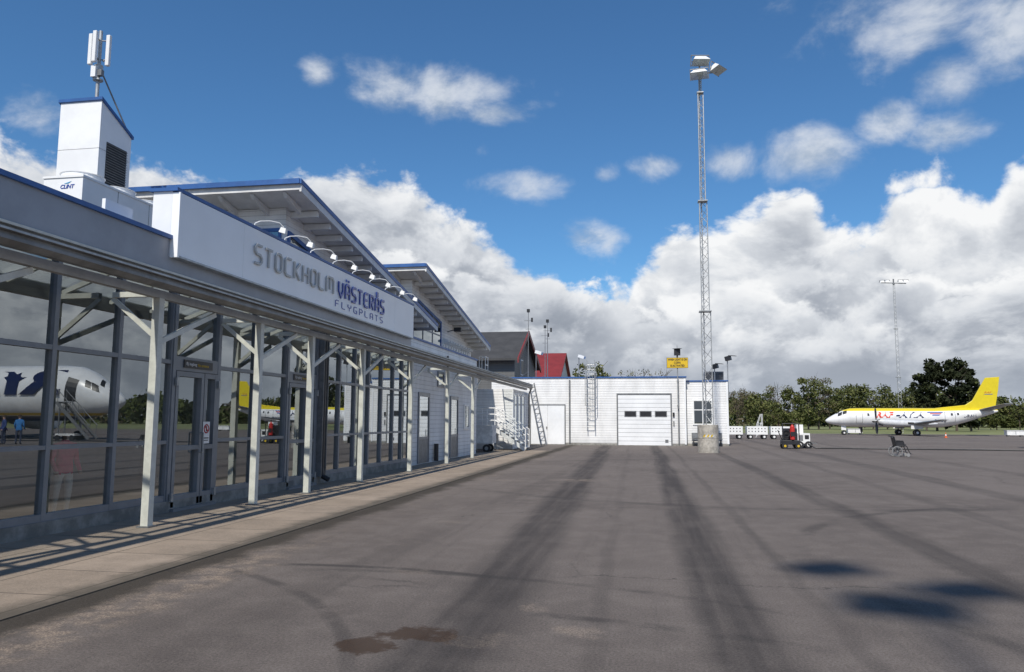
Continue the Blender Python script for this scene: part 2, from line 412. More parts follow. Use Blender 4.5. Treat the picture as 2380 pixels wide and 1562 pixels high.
MB(GREYROOF,CEIL).box(-23.7,XW-.301,-12,36,4.15,4.28,0).box(-23.7,XW-.301,-12,36,4.05,4.145,1).box(-23.7,-9.0,36.001,44,4.15,4.28,0).fin('flat_roof',term)
mb=MB(INTF,INTW).box(-23.6,XW-.23,-11.9,25.4,.02,.16,0).box(-14.3,-14.1,-11.9,25.4,.16,4.04,1).box(-14,XW-.24,25.4,25.58,.16,4.04,1).box(-14.1,-11,11,11.15,.16,4.04,1)
mb.box(-13.9,-12.9,13,20,.16,1.2,1).box(-11.5,-11.2,16,16.3,.16,4.04,1).box(-11.5,-11.2,8,8.3,.16,4.04,1)
mb.fin('interior',term)
MB(PANELW,BLUE).box(-8.52,XW,11.8,25.45,4.401,5.56,0).box(-8.57,XW+.12,11.76,25.5,5.56,5.62,1).fin('parapet',term)
ys=[-8.0,-6.0,-4.0,-2.0,0,2.0,4.0,6.0,7.9,9.36,10.7,12.05]
bays=list(zip(ys[:-1],ys[1:]))
bays+=[(13.55,14.95),(14.95,16.35)]
b2=[18.35,19.45,20.55,21.65,22.75,23.85,24.75,25.6]
bays+=list(zip(b2[:-1],b2[1:]))
for a,b in bays:
    f=MB(FRAME); x0,x1=XW-.12,XW
    f.box(x0,x1,a,a+.04,.2,3.92);f.box(x0,x1,b-.04,b,.2,3.92)
    for z,t in((.2,.1),(1.17,.06),(2.55,.07),(3.84,.08)): f.box(x0+.004,x1-.004,a+.04,b-.04,z,z+t)
    fr=f.fin('window',term)
    tl=rng.uniform(-.004,.004); tl2=rng.uniform(-.003,.003)
    MB(GLASS).add([(XW-.06,a+.04,.3),(XW-.06+tl,b-.04,.3),(XW-.06+tl+tl2,b-.04,3.84),(XW-.06+tl2,a+.04,3.84)],[(0,1,2,3)]).fin('pane',fr)
def glass_door(y0,y1,sign=True,z1=2.45,xw=XW,top=3.92):
    f=MB(FRAME)
    f.box(xw-.14,xw+.02,y0,y0+.09,.05,top);f.box(xw-.14,xw+.02,y1-.09,y1,.05,top)
    f.box(xw-.135,xw+.015,y0+.09,y1-.09,z1,z1+.25);f.box(xw-.135,xw+.015,y0+.09,y1-.09,top-.08,top);f.box(xw-.135,xw+.1,y0+.09,y1-.09,.012,.06)
    mid=y0+.09+(y1-y0-.18)*.66
    for a,b in((y0+.1,mid-.01),(mid+.01,y1-.1)):
        f.box(xw-.1,xw+.03,a,a+.08,.08,z1-.01);f.box(xw-.1,xw+.03,b-.08,b,.08,z1-.01)
        f.box(xw-.098,xw+.028,a+.08,b-.08,.08,.28);f.box(xw-.098,xw+.028,a+.08,b-.08,z1-.1,z1-.01);f.box(xw-.098,xw+.028,a+.08,b-.08,1.05,1.13)
    d=f.fin('door',term)
    g=MB(GLASS); X=xw-.05
    for a,b,z0,z2 in((y0+.18,mid-.09,.28,z1-.1),(mid+.09,y1-.18,.28,z1-.1),(y0+.09,y1-.09,z1+.25,top-.08)):
        g.add([(X,a,z0),(X,b,z0),(X,b,z2),(X,a,z2)],[(0,1,2,3)])
    g.fin('pane',d)
    MB(STEEL).pipe([(xw+.02,mid-.06,1.0),(xw+.09,mid-.06,1.0),(xw+.09,mid-.06,1.35),(xw+.02,mid-.06,1.35)],.014).fin('handle',d)
    for z in(.25,2.25):
        for yy in (y0+.09,y1-.09): MB(STEEL).box(xw+.03,xw+.07,yy-.03,yy+.03,z-.07,z+.07).fin('hinge',d)
    if sign:
        p=MB(BLACK).box(xw+.016,xw+.035,y0+.3,y1-.3,z1+.06,z1+.2).fin('name_plate',d)
        text_part('Ej ingång',p,'lettering',WHITE,(xw+.035,y0+.36,z1+.09),.32,.07,FX,.002,.002)
        text_part('No entrance',p,'lettering',YEL,(xw+.035,y0+.72,z1+.10),.34,.05,FX,.002,.002)
        s=MB(WHITE,RED,BLACK); yc=mid+.12
        s.box(xw+.032,xw+.036,yc-.11,yc+.11,1.15,1.55,0)
        s.ring((xw+.038,yc,1.42),.075,.012,(1,0,0),1,20,4)
        s.obox((xw+.038,yc-.05,1.47),(xw+.038,yc+.05,1.37),.012,.02,1)
        s.box(xw+.037,xw+.039,yc-.014,yc+.014,1.37,1.47,2).box(xw+.037,xw+.039,yc-.08,yc+.08,1.24,1.26,2).box(xw+.037,xw+.039,yc-.07,yc+.07,1.2,1.215,2)
        s.fin('prohibition_sticker',d)
    return d
glass_door(12.05,13.55);glass_door(16.35,18.0)
for a,b in((26.5,27.9),(31.0,32.3)):
    f=MB(FRAME,STEELD); f.box(XW,XW+.05,a,a+.1,.05,2.6).box(XW,XW+.05,b-.1,b,.05,2.6).box(XW,XW+.048,a+.1,b-.1,2.45,2.6).box(XW,XW+.03,a+.1,b-.1,.05,.9,1)
    f.box(XW+.001,XW+.035,a+.1,b-.1,.9,1.0)
    d=f.fin('door',term)
    MB(GLASS,BLACK).add([(XW+.02,a+.1,1.0),(XW+.02,b-.1,1.0),(XW+.02,b-.1,2.45),(XW+.02,a+.1,2.45)],[(0,1,2,3)]).box(XW,XW+.012,a+.1,b-.1,1,2.45,1).fin('pane',d)
    MB(STEEL).tube((XW+.08,b-.2,1.0),(XW+.08,b-.2,1.25),.015).fin('handle',d)
def small_window(par,y0,y1,z0,z1,X,fm=WHITE):
    f=MB(fm); t=.08
    f.box(X,X+.05,y0,y0+t,z0,z1).box(X,X+.05,y1-t,y1,z0,z1).box(X,X+.048,y0+t,y1-t,z0,z0+t).box(X,X+.048,y0+t,y1-t,z1-t,z1)
    w=f.fin('window',par)
    MB(GLASSD,BLACK).add([(X+.025,y0+t,z0+t),(X+.025,y1-t,z0+t),(X+.025,y1-t,z1-t),(X+.025,y0+t,z1-t)],[(0,1,2,3)]).box(X,X+.01,y0+t,y1-t,z0+t,z1-t,1).fin('pane',w)
small_window(term,33.4,34.4,1.2,2.3,XW)
small_window(term,29.0,29.9,2.9,3.5,XW,FRAME)
MB(BLACK,STEELD).tube((XW+.1,18.17,.35),(XW+.1,18.17,3.9),.06,0,10).pipe([(XW+.1,18.17,.4),(XW+.13,18.17,.2),(XW+.3,18.17,.12)],.062,0,10).box(XW,XW+.16,18.02,18.05,.2,3.9,1).box(XW,XW+.16,18.29,18.32,.2,3.9,1).fin('downpipe',term)
MB(BLACK).tube((XW+.1,30.2,.1),(XW+.1,30.2,.8),.06).tube((XW+.1,30.2,.8),(XW+.1,30.2,4.2),.045).fin('downpipe',term)
MB(BLACK).tube((XW+.12,28.6,.05),(XW+.12,28.6,.7),.09).fin('downpipe',term)
def hall(yp,zp,yend,nm):
    sl=.162; zr=lambda y: zp-sl*(y-yp)
    yw=yp+1.05; XWL=-9.9; XE=-9.0
    MB(SIDE_G).prism([(yw,4.285),(yend,4.285),(yend,zr(yend)-.26),(yw,zr(yw)-.26)],'x',-24,XWL).fin(nm,term)
    r=MB(GREYROOF,BLUE,CEIL)
    e=yend+.9
    r.prism([(yp,zp-.04),(e,zr(e)-.04),(e,zr(e)),(yp,zp)],'x',-24,XE,0)
    r.prism([(yp+.03,zp-.25),(e,zr(e)-.25),(e,zr(e)-.045),(yp+.03,zp-.045)],'x',-24,XE-.03,2)
    r.prism([(yp-.03,zp-.10),(e,zr(e)-.10),(e,zr(e)+.03),(yp-.03,zp+.03)],'x',XE,XE+.05,1)
    r.box(-24,XE,yp-.06,yp-.001,zp-.10,zp+.035,1)
    r.prism([(yp+.03,zp-.30),(e,zr(e)-.30),(e,zr(e)-.105),(yp+.03,zp-.105)],'x',XE-.028,XE+.03,2)
    rf=r.fin('pitched_roof',term)
    x=XE-.5
    while x>-20:
        MB(CEIL).prism([(yp+.1,zp-.26-.016),(yw,zr(yw)-.26),(yw,zr(yw)-.46),(yp+.25,zp-.40)],'x',x-.05,x+.05).fin('rafter',rf); x-=.95
    y=yw+.3
    while y<yend+.5:
        MB(CEIL).box(XWL,XE-.08,y-.05,y+.05,zr(y)-.43,zr(y)-.262).fin('rafter',rf); y+=.85
    return zr,yw,XWL
zr1,yw1,XH=hall(18.4,7.9,31.0,'upper_wall')
zr2,yw2,_=hall(30.0,8.0,42.2,'upper_wall')
def hall_window(y0,y1,z0,za,zb,n=2):
    f=MB(BLUE,FRAME);X=XH
    f.prism([(y0,z0),(y0+.12,z0),(y0+.12,za),(y0,za)],'x',X,X+.05);f.prism([(y1-.12,z0),(y1,z0),(y1,zb),(y1-.12,zb)],'x',X,X+.05)
    f.box(X,X+.048,y0+.12,y1-.12,z0,z0+.1)
    f.prism([(y0+.12,za-.12),(y1-.12,zb-.12),(y1-.12,zb),(y0+.12,za)],'x',X,X+.048)
    for i in range(1,n+1):
        y=y0+(y1-y0)*i/(n+1); z=za+(zb-za)*i/(n+1); f.box(X,X+.046,y-.04,y+.04,z0+.1,z-.12,1)
    f.box(X+.001,X+.04,y0+.12,y1-.12,(z0+zb)/2,(z0+zb)/2+.07,1)
    w=f.fin('window',term)
    MB(GLASSD,BLACK).add([(X+.025,y0+.12,z0+.1),(X+.025,y1-.12,z0+.1),(X+.025,y1-.12,zb-.1),(X+.025,y0+.12,za-.1)],[(0,1,2,3)]).add([(X+.008,y0+.12,z0+.1),(X+.008,y1-.12,z0+.1),(X+.008,y1-.12,zb-.1),(X+.008,y0+.12,za-.1)],[(0,1,2,3)],1).fin('pane',w)
hall_window(yw1+.12,yw1+5.2,5.0,6.85,6.1,3)
hall_window(yw2+.1,yw2+4.7,4.85,6.95,6.35,2)
for yw,z1 in((yw1,6.9),(yw2,6.95)):
    f=MB(BLUE,FRAME); xa,xb=-13.2,-10.05
    f.box(xa,xb,yw-.05,yw,5.75,5.85).box(xa,xb,yw-.05,yw,z1-.1,z1)
    n=4
    for i in range(n+1):
        x=xa+(xb-xa)*i/n; f.box(x-.04,x+.04,yw-.048,yw,5.85,z1-.1)
    w=f.fin('window',term)
    MB(GLASSD,BLACK).add([(xa,yw-.025,5.85),(xb,yw-.025,5.85),(xb,yw-.025,z1-.1),(xa,yw-.025,z1-.1)],[(0,1,2,3)]).box(xa,xb,yw-.01,yw-.001,5.85,z1-.1,1).fin('pane',w)
for i in range(11):
    y=36.2+i*.52
    MB(WHITE).prism([(XH,5.6),(XH+.30,5.5),(XH+.30,5.42),(XH+.06,5.3),(XH+.06,4.7),(XH,4.7)],'y',y-.06,y+.06).fin('window_bracket',term)
MB(DARK,STEELD).tube((XH,37,6.0),(XH+.4,37,6.1),.03,1).box(XH+.35,XH+.7,36.9,37.1,6.0,6.2,0).fin('camera',term)
MB(PANELW).box(-9.6,-8.5,11.2,11.26,4.78,5.1).box(-8.56,-8.5,10.6,11.2,4.77,5.1).fin('roof_flashing',term)

# ------------------------------------------------------------------ CANOPY
can=T('entrance_canopy','glazed steel canopy on square posts along the terminal front','canopy',(-7.3,20,0))
XP=-7.32
PY=[-4.5,-1.0,2.6,6.4,10.4,13.5,15.8,18.9,23.05,27.5,31.65]
for i,y in enumerate(PY):
    MB(POST,STEELD).box(XP-.06,XP+.06,y-.06,y+.06,.02,3.42,0).box(XP-.1,XP+.1,y-.1,y+.1,.012,.035,1).fin('post',can)
    MB(POST).obox((XP,y+.06,2.76),(XP,y+1.55,3.38),.045,.08).fin('brace',can)
    MB(POST).obox((XP-.06,y,2.86),(XW+.05,y,3.44),.04,.07).fin('brace',can)
    MB(POST).box(XW+.06,XP-.066,y-.035,y+.035,3.45,3.53).fin('tie_beam',can)
MB(BEAM).box(XP-.055,XP+.055,-12,46,3.42,3.54).fin('beam',can)
y=-11.5
while y<45.6:
    MB(POST).prism([(XW+.01,4.03),(XW+.01,4.12),(XP+.33,3.68),(XP+.33,3.60)],'y',y-.025,y+.025).fin('rafter',can)
    y+=1.12
MB(POST).box(XW,XW+.05,-12,46,3.94,4.015).fin('wall_rail',can)
MB(ROOFGL).add([(XW+.02,-12,4.16),(XP+.36,-12,3.70),(XP+.36,46,3.70),(XW+.02,46,4.16)],[(0,1,2,3)]).fin('roof_glass',can)
g=MB(GUTT,POST,STEEL)
g.prism([(XP+.20,3.56),(XP+.24,3.51),(XP+.34,3.51),(XP+.42,3.56),(XP+.42,3.60),(XP+.20,3.60)],'y',-12,46,0)
g.box(XP+.38,XP+.45,-12,46,3.655,3.68,2)
g.box(XP+.36,XP+.38,-12,46,3.604,3.735,0)
g.box(XP+.38,XP+.43,-12,46,3.725,3.755,1)
g.fin('gutter',can)

# ------------------------------------------------------------------ SIGN
XS=XW+.13
sg=T('airport_sign','long white sheet metal sign with raised silver and blue letters','sign',(XS,18.6,4.4))
pm=MB(SIGNW,STEEL)
for a,b in((11.85,14.0),(14.008,23.4),(23.408,25.4)): pm.box(XW+.001,XS,a,b,4.42,5.54,0)
pm.box(XW+.002,XS+.02,11.85,25.4,4.385,4.418,1)
pm.box(XW+.002,XS+.02,11.80,11.848,4.385,5.54,0)
pm.fin('panel',sg)
stroke_text('STOCKHOLM',sg,'silver_letter',SILV,14.42,18.45,4.83,.39,XS,.125,.03,.012,.36)
stroke_text('VÄSTERÅS',sg,'blue_letter',LBLUE,18.80,22.30,4.83,.39,XS,.155,.03,.012,.38)
stroke_text('FLYGPLATS',sg,'small_blue_letter',LBLUE,18.65,22.25,4.54,.17,XS,.13,.008,.004,.6)
def lamp0():
    b=Vector((XW,14.6,5.62))
    e=T('sign_lamp','white gooseneck floodlight bending out over the sign','lamp',tuple(b),'floodlights along the sign')
    pts=[b,b+Vector((0.03,.0,.09)),b+Vector((.10,.08,.15)),b+Vector((.24,.24,.19)),b+Vector((.38,.38,.18)),b+Vector((.44,.46,.10))]
    MB(WHITE).pipe(pts,.012,0,8).box(b.x-.06,b.x+.06,b.y-.05,b.y+.05,b.z+.001,b.z+.03).fin('arm',e,True)
    h=MB(WHITE,LENS); c=b+Vector((.44,.46,.05)); q=.62
    h.add([c+Vector(v)*q for v in((-.14,-.09,-.09),(.10,-.09,-.17),(.10,.09,-.17),(-.14,.09,-.09),(-.06,-.07,.08),(.12,-.07,.02),(.12,.07,.02),(-.06,.07,.08))],[(4,5,6,7),(0,1,5,4),(1,2,6,5),(2,3,7,6),(3,0,4,7)],0)
    h.add([c+Vector(v)*q for v in((-.14,-.09,-.085),(.10,-.09,-.165),(.10,.09,-.165),(-.14,.09,-.085))],[(0,1,2,3)],1)
    h.fin('lamp_head',e)
    return e
l0=lamp0()
for i in range(1,8): dup(l0,(XW,14.6+i*1.36,5.62))

# ------------------------------------------------------------------ ROOF PLANT
vt=T('ventilation_tower','white clad rooftop ventilation tower with slanted blue cap','tower',(-13.5,16.4,4.28))
mb=MB(PANELW,BLUE,STEELD); x0,x1,y0,y1=-14.13,-13.0,15.87,17.0
for a,b in((4.285,5.4),(5.414,6.5),(6.514,7.3),(7.314,8.1)): mb.box(x0,x1,y0,y1,a,b,0)
mb.prism([(y0,8.114),(y1,8.114),(y1,8.75),(y0,9.3)],'x',x0,x1,0)
mb.fin('cladding',vt)
MB(BLUE).prism([(y0-.04,9.31),(y1+.04,8.735),(y1+.04,8.81),(y0-.04,9.385)],'x',x0-.04,x1+.04).fin('cap',vt)
lv=MB(STEELD,BLACK).box(x1,x1+.01,y0+.25,y1-.15,7.2,8.35,1)
for i in range(18): lv.obox((x1+.012,y0+.25,7.23+i*.064),(x1+.012,y1-.15,7.23+i*.064),.05,.012,0,(.6,0,1))
lv.fin('louvre',vt)
an=T('cell_antenna','grey panel antenna cluster on a pole with diagonal stay','antenna',(-13.35,16.1,9.2))
bx,by=-13.38,16.15
MB(STEEL).tube((bx,by,9.2),(bx,by,11.25),.045,0,10).tube((bx,by,10.1),(bx,by,10.35),.10).tube((bx,by,9.95),(bx,by,9.99),.12).fin('pole',an,True)
MB(STEELD).tube((bx+.05,by,10.25),(x1-.02,y1-.1,8.85),.02).fin('stay',an)
for dx,dy in((-.19,-.08),(.02,-.2),(.19,.06)):
    MB(PANELW,STEELD).box(bx+dx-.05,bx+dx+.05,by+dy-.045,by+dy+.045,10.35,11.15,0).box(bx+dx*.5-.02,bx+dx*.5+.02,by+dy*.5-.02,by+dy*.5+.02,10.45,10.49,1).obox((bx,by,10.5),(bx+dx*.8,by+dy*.8,10.5),.03,.03,1).obox((bx,by,11.0),(bx+dx*.8,by+dy*.8,11.0),.03,.03,1).fin('panel_antenna',an,bevel=.015)
MB(PANELW,STEELD).box(bx-.09,bx+.04,by-.16,by-.05,10.0,10.28,0).box(bx+.05,bx+.16,by-.1,by,10.05,10.2,1).fin('radio_unit',an)
ch=T('rooftop_chiller','white rooftop chiller unit with three round fans','air conditioner',(-12.2,15.3,4.28))
cx0,cx1,cy0,cy1,cz=-12.75,-11.8,14.0,17.3,6.72
mb=MB(PANELW,STEELD); mb.box(cx0,cx1,cy0,cy1,4.9,cz,0)
for z in(5.5,6.1): mb.box(cx0-.003,cx1+.003,cy0-.003,cy1+.003,z,z+.012,1)
for y in(15.1,16.2): mb.box(cx1,cx1+.004,y,y+.012,4.9,cz,1)
for y in(cy0+.1,cy1-.2): mb.box(cx0,cx1,y,y+.1,4.285,4.9,1)
mb.box(cx0-.02,cx1+.02,cy0-.02,cy1+.02,cz+.001,cz+.05,0)
mb.fin('casing',ch)
for y in(14.55,15.6,16.7):
    r=MB(PANELW,BLACK); c=(-12.27,y)
    n=28;ro,ri=.43,.38
    r.loft([[(c[0]+ro*math.cos(t),c[1]+ro*math.sin(t),z) for t in[2*math.pi*i/n for i in range(n)]] for z in(cz+.05,cz+.18)],0,False)
    r.loft([[(c[0]+q*math.cos(t),c[1]+q*math.sin(t),z) for t in[2*math.pi*i/n for i in range(n)]] for q,z in((ro,cz+.18),(ro+.02,cz+.19),(ri,cz+.185),(ri,cz+.07))],0,False)
    r.tube((c[0],c[1],cz+.055),(c[0],c[1],cz+.075),ri,1,n)
    for k in range(5):
        a=k*2*math.pi/5; r.obox((c[0],c[1],cz+.1),(c[0]+.34*math.cos(a),c[1]+.34*math.sin(a),cz+.1),.14,.01,1,(.3,.2,1))
    r.fin('fan',ch)
cl=text_part('CLINT',ch,'lettering',LBLUE,(cx0+.42,cy0,6.48),.34,.09,FY,.004,.004,.02,.25)
MB(mat('light_blue_mark',(.05,.35,.6),.4)).prism([(cx0+.50,6.59),(cx0+.68,6.64),(cx0+.60,6.59)],'y',cy0-.008,cy0-.004).fin('logo_mark',ch)
MB(YEL).box(cx0+.02,cx0+.10,cy0-.006,cy0-.002,6.3,6.55).box(cx1+.005,cx1+.008,cy1-.2,cy1-.1,6.2,6.5).fin('warning_label',ch)

# ------------------------------------------------------------------ SHED & STAIRS
YS0,YS1,XSR=42.2,48.0,-7.5
shed=T('entrance_shed','small white boarded porch building joining the terminal','shed',(-8.7,45,0))
MB(SIDE,BLUE,PANELW).box(-9.88,XSR,YS0,YS1,.0,3.34,0).box(XSR,XSR+.05,YS0-.02,YS0+.1,0,3.33,2).fin('wall',shed)
for a in(42.6,43.9,45.2):
    small_window(shed,a,a+1.0,.5,3.1,XSR,WHITE)
MB(BLACK).pipe([(-7.0,45.9,3.5),(-7.2,46.5,3.3),(-7.4,47.6,3.2),(-7.4,47.6,.1)],.05).fin('downpipe',shed)
st=T('boarding_stairs','white steel stairs with tubular railings beside the porch','stairs',(-7.6,41,0))
s=MB(WHITE_D,WHITE)
SA=40.3;SB=41.5
n=6
for i in range(n):
    s.box(-8.1+i*.28,-7.8+i*.28,SA,SB,1.05-i*.18,1.09-i*.18,0)
s.box(-9.5,-8.1,SA,SB,1.2,1.26,0)
for y in(SA-.02,SB+.02): s.obox((-8.15,y,1.15),(-6.45,y,.06),.04,.2,0)
for x in(-9.4,-8.2):
    for y in(SA+.05,SB-.05): s.box(x-.04,x+.04,y-.04,y+.04,0,1.2,0)
s.obox((-9.4,SA+.05,.1),(-8.2,SA+.05,1.15),.04,.04,0).obox((-9.4,SA+.05,1.15),(-8.2,SA+.05,.1),.04,.04,0)
s.fin('steps',st)
for y in(SA-.02,SB+.02):
    r=MB(WHITE)
    for dz in(.40,.72,1.05):
        r.tube((-9.5,y,1.2+dz),(-8.1,y,1.2+dz),.024).tube((-8.1,y,1.2+dz),(-6.45,y,.08+dz),.024)
    for x,z in((-8.1,1.2),(-7.3,.66),(-6.45,.08)): r.tube((x,y,z),(x,y,z+1.05),.024)
    for x in(-9.5,-8.8): r.tube((x,y,1.2),(x,y,2.25),.024)
    r.fin('railing',st)
lc=T('luggage_cart','white luggage cart with caged sides and rubber wheels','luggage cart',(-8.6,38.4,0))
MB(WHITE_D,STEELD).box(-9.3,-7.75,37.9,38.9,.45,.55,0).box(-9.3,-7.75,37.9,37.94,.55,1.35,0).box(-9.3,-7.75,38.86,38.9,.55,1.35,0).box(-7.79,-7.75,37.94,38.86,.55,1.35,0).obox((-7.75,38.4,.4),(-7.3,38.4,.2),.05,.05,1).fin('cart_body',lc)
for x in(-9.0,-8.05):
    for y in(37.95,38.8): MB(DARK,STEEL).wheel((x,y,.2),.2,.1,0).wheel((x,y,.2),.09,.12,1).fin('wheel',lc)

# ------------------------------------------------------------------ GARAGE BUILDING
gb=T('garage_building','low white boarded garage building with blue roof edge','building',(-2.8,57,0))
YG=51.0
mb=MB(SIDE,BLUE,CONCD).box(-10.5,2.37,YG,63,.0,4.42,0).box(-10.55,2.42,YG-.06,63.05,4.42,4.50,1).box(-7.96,2.39,YG-.03,YG-.001,0,.14,2)
mb.fin('wall',gb)
for x in(-5.19,1.88,2.3): MB(PANELW,STEELD).box(x-.05,x+.05,YG-.08,YG-.003,.1,4.3,0 if x>2 else 1).fin('downpipe',gb)
d=MB(PANELW,STEELD)
gx0,gx1=-2.02,1.38
d.box(gx0-.08,gx0,YG-.06,YG,0,3.4,1).box(gx1,gx1+.08,YG-.06,YG,0,3.4,1).box(gx0,gx1,YG-.058,YG,3.3,3.4,1)
d.box(gx0,gx1,YG-.02,YG-.002,.01,3.3,1)
for i in range(12):
    z=.03+i*.2725; d.box(gx0+.01,gx1-.01,YG-.035,YG-.021,z,z+.255,0)
d.box(1.0,1.2,YG-.05,YG-.036,.2,.4,1)
do=d.fin('garage_door',gb)
for i in range(3):
    x=gx0+.42+i*.98; MB(STEELD,BLACK).box(x,x+.78,YG-.045,YG-.036,1.85,2.25,0).box(x+.05,x+.73,YG-.048,YG-.0455,1.9,2.2,1).fin('window',do)
d=MB(PANELW,STEELD).box(-7.79,-6.68,YG-.04,YG-.002,.05,2.6,0).box(-6.66,-5.54,YG-.04,YG-.002,.05,2.6,0).box(-7.86,-7.8,YG-.06,YG,.0,2.68,1).box(-5.53,-5.47,YG-.06,YG,.0,2.68,1).box(-7.8,-5.53,YG-.058,YG,2.61,2.68,1).fin('double_door',gb)
MB(BLACK).box(-6.75,-6.7,YG-.1,YG-.041,1.05,1.2).fin('handle',d)
MB(BLACK).box(1.5,1.62,YG-.1,YG-.002,1.9,2.15).fin('control_box',gb)
MB(STEELD).box(1.53,1.6,YG-.08,YG-.002,1.3,1.6).fin('key_switch',gb)
ax=T('annex_building','small white boarded annex with one wide window','building',(3.7,57,0))
YA=51.6
MB(SIDE,BLUE,CONCD,PANELW).box(2.43,5.05,YA,62,0,4.18,0).box(2.425,5.1,YA-.06,62.05,4.18,4.26,1).box(2.43,5.06,YA-.02,YA-.001,0,.14,2).box(4.95,5.07,YA-.03,YA-.002,.14,4.17,3).fin('wall',ax)
f=MB(WHITE); X0,X1,z0,z1=2.8,4.09,1.35,3.0
f.box(X0,X0+.09,YA-.06,YA,z0,z1).box(X1-.09,X1,YA-.06,YA,z0,z1).box(X0+.09,X1-.09,YA-.058,YA,z0,z0+.09).box(X0+.09,X1-.09,YA-.058,YA,z1-.09,z1).box((X0+X1)/2-.04,(X0+X1)/2+.04,YA-.056,YA,z0+.09,z1-.09).box(X0+.09,(X0+X1)/2-.04,YA-.05,YA,2.3,2.36).box((X0+X1)/2+.04,X1-.09,YA-.05,YA,2.3,2.36)
w=f.fin('window',ax)
MB(GLASSD,BLACK).add([(X0+.09,YA-.03,z0+.09),(X1-.09,YA-.03,z0+.09),(X1-.09,YA-.03,z1-.09),(X0+.09,YA-.03,z1-.09)],[(0,1,2,3)]).box(X0+.09,X1-.09,YA-.012,YA-.001,z0+.09,z1-.09,1).fin('pane',w)
b=T('park_bench','dark wooden bench against the annex wall','bench',(3.6,51.2,0))
MB(STEELD).box(2.7,4.6,50.95,51.4,.42,.47).fin('seat',b);MB(STEELD).box(2.7,4.6,51.42,51.46,.5,.85).fin('backrest',b)
for x in(2.8,4.5): MB(BLACK).box(x-.03,x+.03,50.98,51.42,0,.42).fin('leg',b)
u=T('rooftop_condenser','grey louvred condenser unit on the annex roof','air conditioner',(4.4,54,4.28))
mb=MB(STEELD,BLACK).box(3.75,5.0,53.5,54.5,4.35,4.95,0)
for i in range(7): mb.box(3.8,4.95,53.48,53.499,4.42+i*.07,4.45+i*.07,1)
mb.box(3.8,3.9,53.6,54.4,4.28,4.35,0).box(4.85,4.95,53.6,54.4,4.28,4.35,0).fin('casing',u)
ws=T('warning_sign','yellow apron warning sign on a pole with black lamp above','sign',(1.85,50.6,2.6))
MB(STEEL).tube((1.85,50.8,2.4),(1.85,50.8,5.75),.035).box(1.8,1.9,50.8,51,2.6,2.64).box(1.8,1.9,50.8,51,4.2,4.24).fin('pole',ws)
p=MB(YEL,BLACK).box(1.19,2.51,50.70,50.75,5.04,5.68,0).box(1.17,2.53,50.752,50.76,5.02,5.70,1).fin('sign_plate',ws)
for s,wd,z in(('WHEN LIGHT IS ON',1.20,5.50),('CGRA',.44,5.30),('IS ACTIVATED',.90,5.10)):
    text_part(s,p,'lettering',BLACK,(1.85-wd/2,50.70,z),wd,.14,FY,.003,.003,.035)
MB(BLACK).box(1.65,2.05,50.6,50.9,5.85,6.25).tube((1.85,50.75,5.72),(1.85,50.75,5.85),.05).obox((1.62,50.75,6.27),(2.08,50.45,6.27),.3,.02).box(1.84,1.86,50.74,50.76,6.28,6.5).fin('lamp',ws)
for (x,y,z1) in((4.3,52.2,5.05),(5.12,52.0,5.55)):
    e=T('apron_floodlight','black floodlight on a short roof pole','lamp',(x,y,3.2),'black lamps on the annex')
    MB(STEEL).tube((x,y,3.2 if x>5 else 4.28),(x,y,z1),.035).fin('pole',e)
    MB(BLACK,LENS).obox((x-.12,y,z1+.12),(x+.2,y-.15,z1+.2),.3,.28,0).obox((x+.1,y-.1,z1+.34),(x+.5,y-.3,z1+.30),.34,.03,0).fin('lamp_head',e)
def ladder(name,label,p0,p1,w,side,rung=.3,mat_=STEEL,cage=False,t=.04):
    e=T(name,label,'ladder',tuple(p0)); p0=Vector(p0);p1=Vector(p1);sd=Vector(side)*w/2
    for s_ in(-1,1): MB(mat_).obox(p0+sd*s_,p1+sd*s_,t,.07).fin('rail',e)
    L=(p1-p0).length;k=int(L/rung)
    for i in range(1,k): c=p0+(p1-p0)*i/k; MB(mat_).tube(c-sd,c+sd,.02).fin('rung',e)
    if cage:
        c=MB(mat_)
        for z in(2.6,3.3,4.0,4.7,5.3):
            pts=[Vector((p0.x+.36*math.cos(t),p0.y-.28-.36*math.sin(t),z)) for t in[math.pi*i/8 for i in range(9)]]
            c.pipe(pts,.015,0,5)
        for t in[math.pi*i/6 for i in range(7)]:
            x=p0.x+.36*math.cos(t);y=p0.y-.28-.36*math.sin(t); c.tube((x,y,2.6),(x,y,5.3),.012,0,5)
        c.fin('safety_cage',e)
    return e
ladder('wall_ladder','grey caged roof ladder fixed to the garage wall',(-3.77,50.75,.9),(-3.77,50.75,5.6),.5,(1,0,0),.3,STEEL,True)
ladder('leaning_ladder','grey aluminium ladder leaning against the boarded wall',(-6.75,49.6,0),(-7.75,50.85,4.1),.42,(.75,.66,0),.3,STEELD,False,.05)
e=T('roof_railing','short white tubular roof access railing above the porch','railing',(-9.3,43,4.28))
m=MB(WHITE)
for y in(42.6,43.3): m.tube((-9.15,y,4.28),(-9.15,y,5.2),.025).tube((-9.5,y,4.28),(-9.5,y,5.2),.025).tube((-9.5,y,5.2),(-9.15,y,5.2),.025)
for z in(4.75,5.2): m.tube((-9.15,42.6,z),(-9.15,43.3,z),.025)
m.fin('bars',e)
